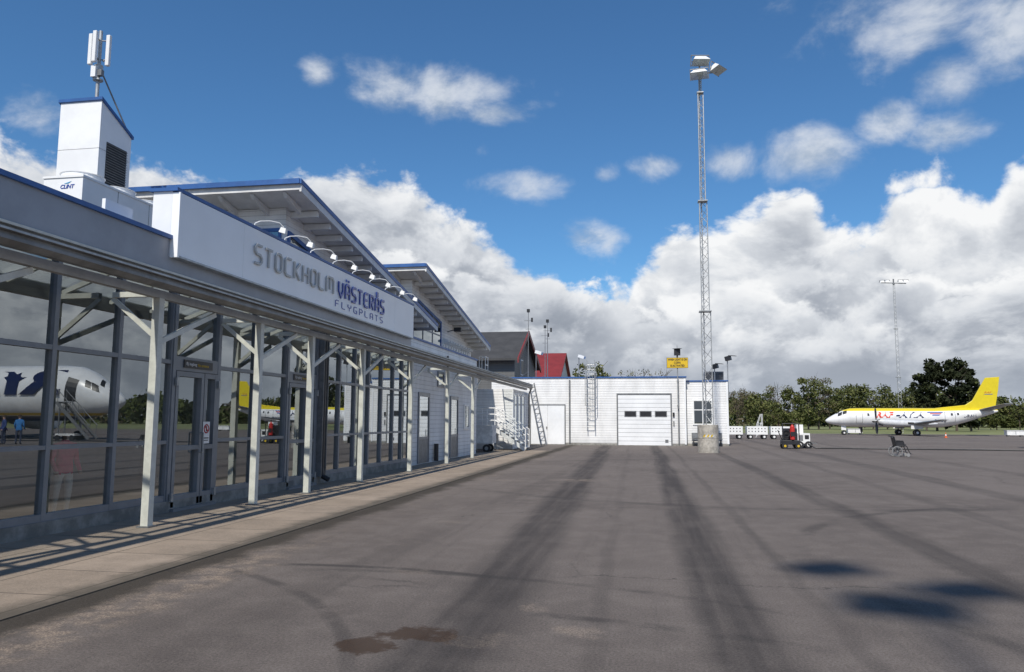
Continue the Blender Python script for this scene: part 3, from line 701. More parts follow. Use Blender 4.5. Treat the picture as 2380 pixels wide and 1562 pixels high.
for (x,y,zb,zt) in((-8.3,53,4.5,9.3),(-7.2,55,4.5,8.8),(-8.05,60,4.5,9.0)):
    e=T('roof_antenna','thin steel mast with antenna heads on the garage roof','antenna',(x,y,zb),'masts on the garage roof')
    MB(STEELD).tube((x,y,zb),(x,y,zt),.04,0,6,.02).obox((x-.3,y,zt-.7),(x+.3,y,zt-.7),.03,.03).obox((x-.2,y,zt-1.3),(x+.2,y,zt-1.3),.03,.03).tube((x,y,zb+.5),(x-.8,y+.3,zb),.015,0,5).fin('pole',e)
    MB(BLACK).box(x-.1,x+.1,y-.1,y+.1,zt-.1,zt+.12).box(x+.2,x+.32,y-.06,y+.06,zt-.8,zt-.5).fin('antenna_head',e)
for x,y,z in((-7.6,52,5.0),(-5.1,57,5.1)):
    e=T('roof_floodlight','small white floodlight on the garage roof edge','lamp',(x,y,4.5),'small floodlights on the garage roof')
    MB(STEELD).tube((x,y,4.5),(x,y,z+1.3),.03).fin('pole',e);MB(WHITE,LENS).obox((x,y,z+1.3),(x+.45,y-.2,z+1.15),.28,.2).fin('lamp_head',e)
h=T('boarded_hangar','dark boarded hangar with dark roof and red verges','building',(-20,66,0))
MB(GBLUE).prism([(64,0),(76,0),(76,6.8),(69,9.5),(64,7.2)],'x',-34,-11.2).fin('wall',h)
MB(GREYROOF).prism([(63.2,6.62),(69,9.52),(76.8,6.62),(76.8,6.8),(69,9.72),(63.2,6.8)],'x',-34.5,-10.8).fin('roof',h)
MB(REDROOF).prism([(63.1,6.4),(69,9.32),(76.9,6.4),(76.9,6.82),(69,9.76),(63.1,6.82)],'x',-10.8,-10.7).fin('verge',h)
MB(WHITE,BLACK).box(-11.2,-11.15,67,68.2,5.6,7.0,0).box(-11.15,-11.13,67.1,68.1,5.7,6.9,1).fin('window',h)
h=T('red_roofed_house','house with red sheet metal roof beyond the garage','house',(-15,106,0))
MB(WHITE_D).prism([(100,0),(112,0),(112,7.6),(106,10.6),(100,7.6)],'x',-22,-11.6).fin('wall',h)
MB(REDROOF).prism([(99,7.1),(106,10.7),(113,7.1),(113,7.35),(106,10.95),(99,7.35)],'x',-22.5,-11.2).fin('roof',h)
MB(REDROOF,STEELD).box(-17.2,-16.4,105,106,10.5,11.6,0).box(-17.3,-16.3,104.9,106.1,11.6,11.7,1).fin('chimney',h)

# ------------------------------------------------------------------ LIGHT MASTS
def lattice(e,x,y,sections,nm='lattice_mast',lr=.028,br=.013):
    m=MB(STEEL)
    for (z0,z1,w) in sections:
        leg=[Vector((x+w/2*math.cos(a)*1.15,y+w/2*math.sin(a)*1.15,0)) for a in(rad(100),rad(220),rad(340))]
        for l in leg: m.tube(l+Vector((0,0,z0)),l+Vector((0,0,z1)),lr,0,5)
        k=max(1,round((z1-z0)/(w*1.0)));dz=(z1-z0)/k
        for i in range(k):
            for j in range(3):
                a,b=leg[j],leg[(j+1)%3]
                if i%2:a,b=b,a
                m.tube(a+Vector((0,0,z0+i*dz)),b+Vector((0,0,z0+(i+1)*dz)),br,0,4,cap=False)
        m.box(x-w*.62,x+w*.62,y-w*.62,y+w*.62,z1-.03,z1+.02,0)
    return m.fin(nm,e)
def flood(e,c,s,tilt,yaw):
    R=Matrix.Rotation(yaw,3,'Z')@Matrix.Rotation(tilt,3,'X'); c=Vector(c)
    v=[(-.45,-.32,-.12),(.45,-.32,-.12),(.45,.32,-.12),(-.45,.32,-.12),(-.28,-.1,.22),(.28,-.1,.22),(.28,.25,.22),(-.28,.25,.22)]
    P=[c+R@(Vector(p)*s) for p in v]
    m=MB(WHITE,LENS,STEELD).add(P,[(4,5,6,7),(0,1,5,4),(1,2,6,5),(2,3,7,6),(3,0,4,7)],0)
    m.add([c+R@(Vector(p)*s) for p in((-.45,-.32,-.12),(.45,-.32,-.12),(.45,.32,-.12),(-.45,.32,-.12))],[(0,1,2,3)],1)
    for sx in(-.48,.48): m.obox(c+R@(Vector((sx,.3,-.14))*s),c+R@(Vector((sx,0,.35))*s),.04,.04,2)
    m.obox(c+R@(Vector((-.48,0,.35))*s),c+R@(Vector((.48,0,.35))*s),.04,.04,2)
    return m.fin('floodlight',e)
MX0,MY0=2.96,40.8
fm=T('floodlight_mast','tall steel lattice mast with three white floodlights and concrete base','light mast',(MX0,MY0,0),'apron floodlight masts')
lattice(fm,MX0,MY0,[(0.4,7.3,.50),(7.3,13.2,.40),(13.2,19.2,.28),(19.2,20.4,.12)])
flood(fm,(MX0+.05,MY0-.25,20.9),1.0,rad(-12),rad(10)); flood(fm,(MX0-.05,MY0-.4,20.1),1.0,rad(-15),rad(-8)); flood(fm,(MX0+.95,MY0-.1,20.45),.95,rad(-20),rad(55))
MB(STEELD).obox((MX0-.5,MY0,20.3),(MX0+.9,MY0,20.3),.06,.06).obox((MX0-.4,MY0,21.0),(MX0+.5,MY0,21.0),.05,.05).tube((MX0,MY0,20.3),(MX0,MY0,21.1),.04).fin('crossarm',fm)
n=32
br=MB(CONC); R0=.53
rs=[(R0,0),(R0,.68),(R0-.015,.69),(R0-.015,.71),(R0,.72),(R0,1.40),(R0-.02,1.42),(.44,1.42),(.44,1.3)]
br.loft([[(MX0+r*math.cos(t),MY0+r*math.sin(t),z) for t in[2*math.pi*i/n for i in range(n)]] for r,z in rs],0,False)
br.tube((MX0,MY0,1.25),(MX0,MY0,1.3),.43,0,n)
br.fin('concrete_base',fm,True)
hz=MB(YEL,WHITE_D)
for i in range(6):
    a0=rad(-122+i*10.0)
    pts=[]
    for (da,z) in((0,.80),(rad(10),.80),(rad(17),.92),(rad(7),.92)):
        a=a0+da; pts.append((MX0+(R0+.006)*math.cos(a),MY0+(R0+.006)*math.sin(a),z))
    hz.add(pts,[(0,1,2,3)],0 if i%2==0 else 1)
hz.fin('hazard_marking',fm)
dx,dy=35.3,118.0
e=T('floodlight_mast','distant tapering steel mast with a crossbar of lamps','light mast',(dx,dy,0),'apron floodlight masts')
lattice(e,dx,dy,[(0,8,.5),(8,15,.4),(15,21.6,.28)],'lattice_mast',.024,.011)
MB(STEELD).obox((dx-1.7,dy,21.8),(dx+1.7,dy,21.6),.12,.1).tube((dx,dy,21.4),(dx,dy,22.3),.1).fin('crossarm',e)
for ox in(-1.6,-.9,.9,1.6): flood(e,(dx+ox,dy-.2,21.9),.7,rad(10),0)
bx_,by_=2.4-SX*20.4,8.3-SY*20.4
e=T('floodlight_mast','slim steel lattice mast with three floodlights beside the apron','light mast',(bx_,by_,0),'apron floodlight masts')
lattice(e,bx_,by_,[(0.4,7.3,.50),(7.3,12.0,.3)])
lattice(e,bx_,by_,[(12.0,20.3,.14)],'upper_lattice',.012,.006)
for gx,gy,z,s,yw_ in((1.93,9.1,20.9,.95,25),(2.15,7.4,20.1,1.1,-15),(2.98,8.2,20.5,.95,20)):
    flood(e,(gx-SX*z,gy-SY*z,z),s,rad(-5),rad(yw_))
MB(CONC).tube((bx_,by_,0),(bx_,by_,1.4),.53,0,24).fin('concrete_base',e,True)

# ------------------------------------------------------------------ AIRCRAFT
def livery(name,kind):
    m,nt,b=newmat(name)
    tc=nt.nodes.new('ShaderNodeTexCoord').outputs['Object']
    s=nt.nodes.new('ShaderNodeSeparateXYZ'); nt.links.new(tc,s.inputs[0])
    n=NZ(nt,tc,1.2,4,.6)
    wcol=MX(nt,SS(nt,n,.35,.7),(.82,.82,.81),(.72,.72,.71))
    if kind=='cargo':
        zz=Mt(nt,'SUBTRACT',s.outputs[2],Mt(nt,'MULTIPLY',SS(nt,s.outputs[0],11.5,17.5),.12))
        f=SS(nt,zz,2.90,2.92)
        c=MX(nt,f,wcol,(.70,.56,.02))
        pn=Mt(nt,'ABSOLUTE',Mt(nt,'SUBTRACT',Mt(nt,'FRACT',Mt(nt,'DIVIDE',s.outputs[0],1.9)),.5))
        c=MX(nt,SS(nt,pn,.493,.497,0,.3),c,(.3,.3,.3))
    else:
        f=SS(nt,s.outputs[2],1.75,1.78,1,0)
        c=MX(nt,f,wcol,(.012,.02,.09))
        f2=SS(nt,Mt(nt,'ABSOLUTE',Mt(nt,'SUBTRACT',s.outputs[2],1.9)),.09,.10,1,0)
        c=MX(nt,f2,c,(.75,.5,.03))
    nt.links.new(c,b.inputs['Base Color']); b.inputs['Roughness'].default_value=.28
    return m
LIV=livery('cargo_livery','cargo'); LIV2=livery('airliner_livery','air')
YELF=mat('yellow_tail_paint',(.70,.56,.02),.3,0,.05)
WING=mat('wing_grey_paint',(.22,.23,.24),.35,.1,.1)
NAC=mat('nacelle_paint',(.60,.61,.62),.35,0,.1)
def fuselage(o,st,mat_,par,nm='fuselage',N=32):
    rings=[]
    for x,zc,ry,rz in st: rings.append([(o[0]+x,o[1]+ry*math.cos(t),o[2]+zc+rz*math.sin(t)) for t in[2*math.pi*i/N for i in range(N)]])
    return MB(mat_).loft(rings).fin(nm,par,True)
def wingpair(mb,o,xr0,xr1,xt0,xt1,y0,y1,z0,z1,th,sides=(-1,1),m=0):
    for s in sides:
        rings=[]
        for (xa,xb,y,z,t) in((xr0,xr1,y0,z0,th),(xt0,xt1,y1,z1,th*.45)):
            c=xb-xa; prof=[(0,0),(.08,.5),(.3,.62),(.7,.35),(1,0.03),(1,-.03),(.7,-.2),(.3,-.38),(.08,-.3)]
            rings.append([(o[0]+xa+p*c,o[1]+s*y,o[2]+z+q*t) for p,q in prof])
        mb.loft(rings,m)
A0=(21.3,100.0,0)
ac=T('cargo_aircraft','white and yellow twin turboprop cargo aircraft parked on the apron','aircraft',A0)
st=[(0,1.72,.03,.03),(.12,1.72,.2,.18),(.4,1.75,.4,.36),(.9,1.83,.62,.58),(1.5,1.93,.82,.80),(2.1,2.04,.98,1.0),(2.9,2.12,1.11,1.12),(3.8,2.12,1.155,1.155),(13,2.12,1.155,1.155),(14.5,2.24,1.07,1.03),(16,2.45,.84,.80),(17.5,2.70,.53,.54),(18.8,2.90,.28,.30),(19.4,2.98,.12,.14)]
fuselage(A0,st,LIV,ac)
o=A0
mb=MB(YELF)
fin=[(12.0,3.22),(15.9,3.66),(16.7,4.2),(18.25,6.9),(19.8,7.0),(19.6,5.5),(19.1,3.0),(17,2.95)]
mb.prism([(o[0]+x,o[2]+z) for x,z in fin],'y',o[1]-.09,o[1]+.09); tf=mb.fin('tail_fin',ac,bevel=.04)
text_part('RAF',tf,'lettering',RED,(o[0]+18.05,o[1]-.09,5.05),.8,.2,FY,.004,.004,.0,.3)
MB(LBLUE).add([(o[0]+17.95+a,o[1]-.1,4.9+b) for a,b in((0,0),(.95,.0),(1.05,.08),(.2,.07))],[(0,1,2,3)]).fin('tail_stripe',tf)
mb=MB(WING); wingpair(mb,o,17.2,18.9,18.2,19.3,.3,4.6,3.05,3.7,.22); mb.fin('tailplane',ac)
mb=MB(WING); wingpair(mb,o,8.6,10.7,9.4,10.3,.6,10.7,1.25,1.85,.28); mb.fin('wing',ac)
for s in(-1,1):
    y=s*3.35
    stn=[(5.15,1.66,.20,.20),(5.35,1.64,.31,.32),(5.8,1.58,.36,.38),(7.2,1.48,.38,.38),(9,1.42,.35,.36),(10.8,1.42,.2,.22),(11.6,1.42,.06,.08)]
    en=fuselage((o[0],o[1]+y,0),stn,NAC,ac,'engine_nacelle',20)
    MB(BLACK).tube((o[0]+5.2,o[1]+y,1.36),(o[0]+5.7,o[1]+y,1.30),.15,0,12).fin('air_intake',en)
    MB(BLACK).tube((o[0]+8.3,o[1]+y-.36,1.5),(o[0]+8.9,o[1]+y-.42,1.48),.1,0,10).fin('exhaust',en)
    p=MB(BLACK,STEEL); c=Vector((o[0]+4.95,o[1]+y,1.72))
    p.tube(c+Vector((.2,0,0)),c+Vector((-.4,0,0)),.2,1,16,.03)
    for k in range(4):
        a=rad(6)+k*math.pi/2; d=Vector((0,math.sin(a),math.cos(a)))
        sd=Vector((.85,d.z*.5,-d.y*.5)).normalized()
        pts=[]
        for (r,w_) in((.15,.09),(.5,.14),(1.0,.16),(1.4,.12),(1.52,.05)):
            pts.append(c+d*r-sd*w_);pts.append(c+d*r+sd*w_)
        nx=Vector((.0,.04,0)) if abs(d.z)>.5 else Vector((0,0,.04)); vs=pts+[q+nx for q in pts]; n2=len(pts); f=[]
        for i in range(0,n2-2,2):
            f+=[(i,i+1,i+3,i+2),(n2+i,n2+i+2,n2+i+3,n2+i+1),(i,i+2,n2+i+2,n2+i),(i+1,n2+i+1,n2+i+3,i+3)]
        p.add(vs,f,0)
    p.fin('propeller',ac)
    g=MB(STEELD,DARK,WHITE); xg=o[0]+9.3
    g.tube((xg,o[1]+y,1.4),(xg,o[1]+y,.4),.08,0).obox((xg,o[1]+y,.9),(xg+.6,o[1]+y,1.3),.06,.06,0)
    g.wheel((xg,o[1]+y-.2,.36),.36,.22,1).wheel((xg,o[1]+y+.2,.36),.36,.22,1).wheel((xg,o[1]+y,.36),.14,.66,2)
    g.box(xg-.7,xg+.6,o[1]+y-.42,o[1]+y-.39,.8,1.2,2)
    g.fin('landing_gear',ac)
g=MB(STEELD,DARK,WHITE); xg=o[0]+2.1
g.tube((xg,o[1],1.4),(xg,o[1],.3),.06,0).wheel((xg,o[1]-.15,.27),.27,.14,1).wheel((xg,o[1]+.15,.27),.27,.14,1).wheel((xg,o[1],.27),.1,.5,2).box(xg-.35,xg+.2,o[1]-.3,o[1]-.27,.6,1.2,2)
g.fin('landing_gear',ac)
def fus_pt(o,st,x,ang,k=1.0):
    a=np.array(st); zc=np.interp(x,a[:,0],a[:,1]);ry=np.interp(x,a[:,0],a[:,2]);rz=np.interp(x,a[:,0],a[:,3])
    return (o[0]+x,o[1]-(ry+.012*k)*math.cos(ang),o[2]+zc+(rz+.012*k)*math.sin(ang))
def fpatch(o,st,mb,x0,x1,a0,a1,m=0,n=6,k=1.0,sk=0):
    v=[];f=[]
    for i in range(n+1):
        for j in range(n+1):
            aa=a0+(a1-a0)*j/n; v.append(fus_pt(o,st,x0+(x1-x0)*i/n+sk*j/n,aa,k))
    for i in range(n):
        for j in range(n): q=i*(n+1)+j; f.append((q,q+n+1,q+n+2,q+1))
    mb.add(v,f,m)
for x0_,x1_,a0_,a1_,sk_ in((1.28,1.75,28,62,.15),(1.85,2.3,30,58,.1),(1.2,1.55,68,100,.2)):
    ck=MB(BLACK); fpatch(o,st,ck,x0_,x1_,rad(a0_),rad(a1_),0,5,1,sk_); ck.fin('cockpit_window',ac)
for x in(4.6,13.9,14.6):
    k=MB(BLACK); fpatch(o,st,k,x,x+.22,rad(10),rad(26),0,3); k.fin('cabin_window',ac)
k=MB(STEELD)
for (x0_,x1_,a0,a1) in((3.3,4.05,rad(-35),rad(36)),(13.2,14.4,rad(-35),rad(36))):
    for A,B,C,D in((x0_,x0_+.04,a0,a1),(x1_-.04,x1_,a0,a1),(x0_,x1_,a0,a0+.03),(x0_,x1_,a1-.03,a1)): fpatch(o,st,k,A,B,C,D,0,5)
k.fin('door_outline',ac)
def wrap(o,R,zc,k=.014):
    def f(org,a,b,c):
        ang=(org.z-zc+b)/R; return Vector((org.x+a,o[1]-(R+k+c)*math.cos(ang),o[2]+zc+R*math.sin(ang)))
    return f
cw=wrap(o,1.155,2.12)
text_part('RAF',ac,'red_lettering',ORED,(o[0]+5.5,0,2.10),2.1,.76,FY,0,.004,.05,.25,cw)
text_part('-AVIA',ac,'blue_lettering',NAVYL,(o[0]+7.8,0,2.10),3.1,.76,FY,0,.004,.05,.25,cw)
text_part('CARGO',ac,'blue_lettering',NAVYL,(o[0]+12.0,0,1.65),1.35,.28,FY,0,.004,.03,.2,cw)
text_part('YL-RAH',ac,'registration_lettering',NAVYL,(o[0]+15.0,0,2.18),1.7,.34,FY,0,.004,.01,0,wrap(o,.92,2.35))
k=MB(RED,LBLUE)
for i,(zz,m_) in enumerate(((2.74,1),(2.56,0),(2.38,1))):
    fpatch(o,st,k,11.3+i*.25,13.0-i*.2,(zz-2.12)/1.155,(zz-2.12+.12)/1.155,m_,4,1,.1)
k.fin('wing_emblem',ac)

B0=(22.9,52.0,0)
al=T('airliner','white and navy jet airliner with open front door','aircraft',B0)
sb=[(0,2.95,.03,.03),(.2,2.95,.35,.33),(.7,3.0,.75,.75),(1.5,3.15,1.2,1.2),(2.6,3.38,1.6,1.72),(3.6,3.50,1.85,2.02),(5.0,3.52,1.95,2.12),(22,3.52,1.95,2.12),(26,3.7,1.6,1.8),(30,4.05,.95,1.2),(33,4.45,.35,.5),(33.6,4.5,.1,.15)]
fuselage(B0,sb,LIV2,al,'fuselage',40)
mb=MB(LBLUE); mb.prism([(B0[0]+x,z) for x,z in((24,5.3),(27.5,6.2),(31.5,12.3),(34.2,12.4),(33.2,4.7),(29,4.8))],'y',51.85,52.15); mb.fin('tail_fin',al,bevel=.05)
mb=MB(WING); wingpair(mb,B0,11,18.5,21,23,1.2,16.5,2.2,3.6,.9); wingpair(mb,B0,29,32.5,33,34.5,.5,7,4.5,5.2,.35); mb.fin('wing',al)
for s in(-1,1):
    fuselage((B0[0],52+s*4.9,0),[(10.0,1.5,.75,.7),(10.2,1.5,.88,.82),(12,1.55,.9,.85),(14,1.7,.6,.6)],WHITE,al,'engine',24)
    MB(DARK,STEELD).tube((B0[0]+16,52+s*2.8,2),(B0[0]+16,52+s*2.8,.5),.12,1).wheel((B0[0]+16,52+s*2.55,.55),.55,.35,0).wheel((B0[0]+16,52+s*3.05,.55),.55,.35,0).fin('landing_gear',al)
MB(DARK,STEELD).tube((B0[0]+3.6,52,1.8),(B0[0]+3.6,52,.35),.08,1).wheel((B0[0]+3.6,51.8,.34),.34,.2,0).wheel((B0[0]+3.6,52.2,.34),.34,.2,0).fin('landing_gear',al)
for x0_,x1_,a0_,a1_,sk_ in((1.3,1.8,22,46,.25),(1.9,2.3,24,44,.15),(1.2,1.5,52,85,.3)):
    ck=MB(BLACK); fpatch(B0,sb,ck,x0_,x1_,rad(a0_),rad(a1_),0,5,1,sk_); ck.fin('cockpit_window',al)
k=MB(BLACK); fpatch(B0,sb,k,2.8,3.6,rad(-18),rad(36),0,5); k.fin('open_door',al)
text_part('RYANAIR',al,'lettering',NAVYL,(B0[0]+3.95,0,3.35),19.0,2.2,FY,0,.004,.07,0,wrap(B0,2.05,3.52))
s=T('passenger_steps','mobile passenger steps leading to the airliner door','stairs',(25.3,49.4,0))
m=MB(STEELD,WHITE_D)
for i in range(14): m.box(23.3+i*.19,23.52+i*.19,48.9,49.7,.2+i*.19,.23+i*.19,0)
for yy in(48.88,49.72):
    m.obox((23.2,yy,.15),(26.0,yy,2.75),.04,.22,0); m.tube((23.2,yy,1.1),(26.0,yy,3.7),.03,0)
    for t in range(6): m.tube((23.3+t*.52,yy,.25+t*.49),(23.3+t*.52,yy,1.15+t*.5),.02,0)
m.box(25.8,26.7,48.9,50.1,2.72,2.8,0).obox((25.8,49,.4),(25.8,49,2.7),.08,.08,0).obox((25.8,49.6,.4),(25.8,49.6,2.7),.08,.08,0).box(24.4,26.0,48.95,49.65,.35,.5,1)
m.fin('steps',s)
for x in(24.6,25.8):
    for y in(48.95,49.65): MB(DARK).wheel((x,y,.2),.2,.1,0,14).fin('wheel',s)

# ------------------------------------------------------------------ PEOPLE
SKIN=mat('skin',(.55,.34,.25),.5,0,.05)
def cloth(n,c): return mat(n,c,.85,0,.15,8)
PINK=cloth('pink_coat',(.95,.10,.20));NAVY=cloth('navy_coat',(.03,.06,.2));BLU=cloth('blue_jacket',(.04,.2,.5));PUR=cloth('purple_coat',(.2,.06,.2));JEANS=cloth('jeans',(.04,.05,.09));BEI=cloth('light_trousers',(.7,.65,.6));HAIRB=cloth('brown_hair',(.06,.035,.02))
def person(loc,h,coat,trs,label,rot=0,armbend=.15):
    e=T('person',label,'person',loc)
    k=h/1.75
    V=[(0,0,.95),(0,0,1.12),(0,0,1.35),(0,0,1.50),(0,-.01,1.57),(0,-.02,1.66),(0,-.01,1.74),
       (.19,0,1.42),(.25,.02,1.15),(.24,-armbend,.93),(.24,-armbend-.04,.85),
       (-.19,0,1.42),(-.25,.02,1.15),(-.24,-armbend,.93),(-.24,-armbend-.04,.85),
       (.1,0,.88),(.11,-.02,.5),(.11,.03,.1),(.12,-.12,.04),
       (-.1,0,.88),(-.11,.03,.5),(-.11,.08,.1),(-.12,-.07,.04)]
    E=[(0,1),(1,2),(2,3),(3,4),(4,5),(5,6),(2,7),(7,8),(8,9),(9,10),(2,11),(11,12),(12,13),(13,14),(0,15),(15,16),(16,17),(17,18),(0,19),(19,20),(20,21),(21,22)]
    Rr=[.16,.15,.17,.07,.055,.10,.085,.075,.055,.04,.045,.075,.055,.04,.045,.10,.07,.045,.045,.10,.07,.045,.045]
    me=bpy.data.meshes.new('person_body'); me.from_pydata([(x*k,y*k,z*k) for x,y,z in V],E,[])
    ob=bpy.data.objects.new('b',me); COL.objects.link(ob)
    sk=ob.modifiers.new('s','SKIN')
    for i,r in enumerate(Rr): me.skin_vertices[0].data[i].radius=(r*k,r*k*(.75 if i<3 else 1))
    me.skin_vertices[0].data[0].use_root=True
    ob.modifiers.new('ss','SUBSURF').levels=2
    bpy.context.view_layer.update()
    m2=bpy.data.meshes.new_from_object(ob.evaluated_get(bpy.context.evaluated_depsgraph_get()))
    bpy.data.objects.remove(ob)
    for mm in(SKIN,coat,trs,DARK): m2.materials.append(mm)
    for p in m2.polygons:
        z=p.center.z/k; x=abs(p.center.x)/k
        p.material_index=0 if z>1.53 or (x>.2 and z<.92 and z>.75) else 1 if z>.86 or x>.2 else 2 if z>.1 else 3
        p.use_smooth=True
    b=bpy.data.objects.new('body',m2); COL.objects.link(b); b.parent=e
    hm=MB(HAIRB); rings=[]
    for j in range(6):
        ph=rad(-5+j*17); rings.append([(.112*k*math.cos(ph)*math.cos(t),(.012+.122*math.cos(ph)*math.sin(t))*k,(1.685+.115*math.sin(ph))*k) for t in[2*math.pi*i/14 for i in range(14)]])
    hm.loft(rings); hm.v=[(x+loc[0],y+loc[1],z+loc[2]) for x,y,z in hm.v]
    hm.fin('hair',e,True)
    e.rotation_euler=(0,0,rot); return e
person((-8.55,10.15,.16),1.28,PINK,BEI,'child in a pink coat standing inside the glass front',rad(70))
person((21.5,41.0,0),1.78,BLU,JEANS,'person in a blue jacket walking across the apron',rad(160))
person((23.0,41.4,0),1.7,PUR,JEANS,'person in a purple coat walking across the apron',rad(-120))
person((22.2,40.6,0),1.75,NAVY,JEANS,'person in a dark coat walking across the apron',rad(30))

# ------------------------------------------------------------------ APRON EQUIPMENT
x,y=8.25,48.0
gp=T('fire_extinguisher_cart','black wheeled apron cart with red extinguisher and hose','extinguisher cart',(x,y,0))
MB(BLACK,STEELD).box(x-.55,x+.45,y-.35,y+.45,.25,.5,0).box(x-.4,x+.35,y-.1,y+.4,.5,1.2,0).box(x-.54,x-.48,y-.35,y-.29,.5,1.5,0).box(x+.38,x+.44,y-.35,y-.29,.5,1.5,0).box(x-.54,x+.44,y-.34,y-.3,1.45,1.5,0).obox((x-.5,y,.5),(x-.75,y-.1,1.1),.05,.05,0).fin('frame',gp,bevel=.03)
MB(RED,BLACK).tube((x+.05,y-.28,.55),(x+.05,y-.28,1.3),.14,0,18).tube((x+.05,y-.28,1.3),(x+.05,y-.28,1.42),.11,0,18,.04).tube((x+.05,y-.28,1.42),(x+.05,y-.28,1.55),.04,1).box(x-.07,x+.17,y-.45,y-.425,.75,1.0,1).fin('extinguisher',gp,True)
hs=MB(BLACK)
for i in range(3): hs.ring((x-.3,y-.36+i*.03,.9-.02*i),.2-.02*i,.03,(0,1,0),0,20,6)
hs.fin('hose_coil',gp)
for a in(-.4,.35):
    for b_ in(-.35,.4): MB(DARK,YEL).wheel((x+a,y+b_,.17),.17,.1,0).wheel((x+a,y+b_,.17),.07,.12,1).fin('wheel',gp)
x,y=9.15,49.2
g2=T('ground_power_unit','white ground power unit on rubber wheels','power unit',(x,y,0))
MB(WHITE,BLACK,STEELD).box(x-.4,x+.3,y-.6,y+.6,.3,.9,0).box(x-.36,x-.1,y-.61,y-.602,.45,.8,2).box(x-.0,x+.24,y-.61,y-.602,.55,.8,1).box(x-.4,x-.02,y-.3,y+.3,.902,1.42,0).obox((x+.3,y,.4),(x+.8,y,.25),.06,.06,2).fin('casing',g2,bevel=.03)
for a in(-.3,.2):
    for b_ in(-.6,.6): MB(DARK,WHITE).wheel((x+a,y+b_,.22),.22,.14,0).wheel((x+a,y+b_,.22),.1,.16,1).fin('wheel',g2)
hp=[(9.3,48.5,.3),(9.7,48.4,.04)]
for i in range(40): t=i/39; hp.append((10.0+t*34,48.3-1.6*t+.18*math.sin(t*9)+.05*math.sin(t*31),.045))
top(MB(BLACK).pipe(hp,.045,0,6).fin('power_cable'),'thick black power cable lying across the apron','cable')
x,y=11.5,38.8
wc=T('wheelchair','black folding wheelchair standing empty on the apron','wheelchair',(x,y,0))
MB(BLACK).obox((x-.2,y,.5),(x+.22,y,.52),.44,.10).fin('seat',wc)
MB(BLACK).obox((x-.2,y,.52),(x-.28,y,.90),.42,.07,0,(1,0,0)).fin('backrest',wc)
m=MB(STEELD,BLACK)
for s in(-.23,.23):
    m.pipe([(x-.36,y+s,.94),(x-.28,y+s,.92),(x-.2,y+s,.5),(x-.18,y+s,.25)],.02,1).pipe([(x-.2,y+s,.5),(x+.24,y+s,.5),(x+.36,y+s,.2),(x+.42,y+s,.14)],.02,1).pipe([(x-.22,y+s,.7),(x+.12,y+s,.7),(x+.16,y+s,.5)],.02,1).pipe([(x-.18,y+s,.25),(x+.22,y+s,.22)],.02,1)
    m.box(x-.2,x+.1,y+s-.03,y+s+.03,.7,.74,1).box(x-.18,x+.12,y+s-.01,y+s+.01,.52,.7,1).tube((x-.42,y+s,.95),(x-.34,y+s,.935),.02,1)
    m.box(x+.38,x+.52,y+s*.6-.07,y+s*.6+.07,.11,.125,1)
m.pipe([(x-.1,y-.22,.24),(x+.1,y+.22,.5)],.012,1).pipe([(x-.1,y+.22,.24),(x+.1,y-.22,.5)],.012,1)
m.fin('frame',wc)
LG=mat('grey_tyre',(.28,.28,.28),.6)
for s in(-.28,.28):
    m=MB(LG,STEELD); m.ring((x-.18,y+s,.24),.22,.02,(0,1,0),0,28,6).ring((x-.18,y+s*1.14,.24),.18,.009,(0,1,0),1,24,5).tube((x-.18,y+s-.03,.24),(x-.18,y+s+.03,.24),.04,1)
    for k in range(12): a=k*math.pi/6; m.tube((x-.18,y+s,.24),(x-.18+.21*math.cos(a),y+s,.24+.21*math.sin(a)),.003,1,4)
    m.fin('wheel',wc)
    MB(LG).wheel((x+.3,y+s*.85,.08),.08,.03,0,14).fin('caster',wc)
def trailer(x,y):
    e=T('baggage_trailer','white steel baggage trailer with perforated side panels','baggage trailer',(x,y,0),'baggage trailers in a row')
    m=MB(WHITE,BLACK,STEELD); w=.9
    m.box(x-w,x+w,y-.6,y+.6,.42,.5,0)
    for yy in(y-.6,y+.57): m.box(x-w,x+w,yy,yy+.03,.5,1.15,0)
    for xx in(x-w,x+w-.03): m.box(xx,xx+.03,y-.57,y+.57,.5,1.15,0)
    for i in range(6):
        for j in range(2): m.box(x-w+.12+i*.28,x-w+.21+i*.28,y-.606,y-.601,.66+j*.25,.75+j*.25,1)
    m.obox((x-w,y,.4),(x-w-.5,y,.3),.06,.06,2)
    m.fin('cage',e)
    for a in(-.6,.6):
        for b in(-.5,.5): MB(DARK,WHITE).wheel((x+a,y+b,.22),.22,.12,0,14).wheel((x+a,y+b,.22),.1,.14,1,12).fin('wheel',e)
    return e
t0=trailer(7.4,72.9)
for p in((9.6,73.1),(11.7,73.4)): dup(t0,(p[0],p[1],0))
e=T('maintenance_steps','small white wheeled access steps behind the trailers','stairs',(10.4,76,0))
m=MB(WHITE_D)
for i in range(5): m.box(9.9+i*.09,10.1+i*.09,75.7,76.3,.3+i*.27,.34+i*.27)
for yy in(75.7,76.3): m.tube((9.9,yy,.1),(10.4,yy,1.5),.03).tube((9.9,yy,.9),(10.4,yy,2.3),.025).tube((10.5,yy,0),(10.5,yy,2.3),.03).tube((10.15,yy,.9),(10.15,yy,1.6),.02)
m.fin('frame',e)
x,y=30.0,86.0
e=T('traffic_cone','small orange traffic cone on the apron','traffic cone',(x,y,0))
ORG=mat('orange_plastic',(.65,.12,.03),.5)
MB(ORG).box(x-.16,x+.16,y-.16,y+.16,0,.03).fin('cone_base',e); MB(ORG,WHITE).tube((x,y,.03),(x,y,.24),.12,0,16,.08).tube((x,y,.24),(x,y,.36),.08,1,16,.055).tube((x,y,.36),(x,y,.55),.055,0,16,.02).fin('cone_body',e,True)
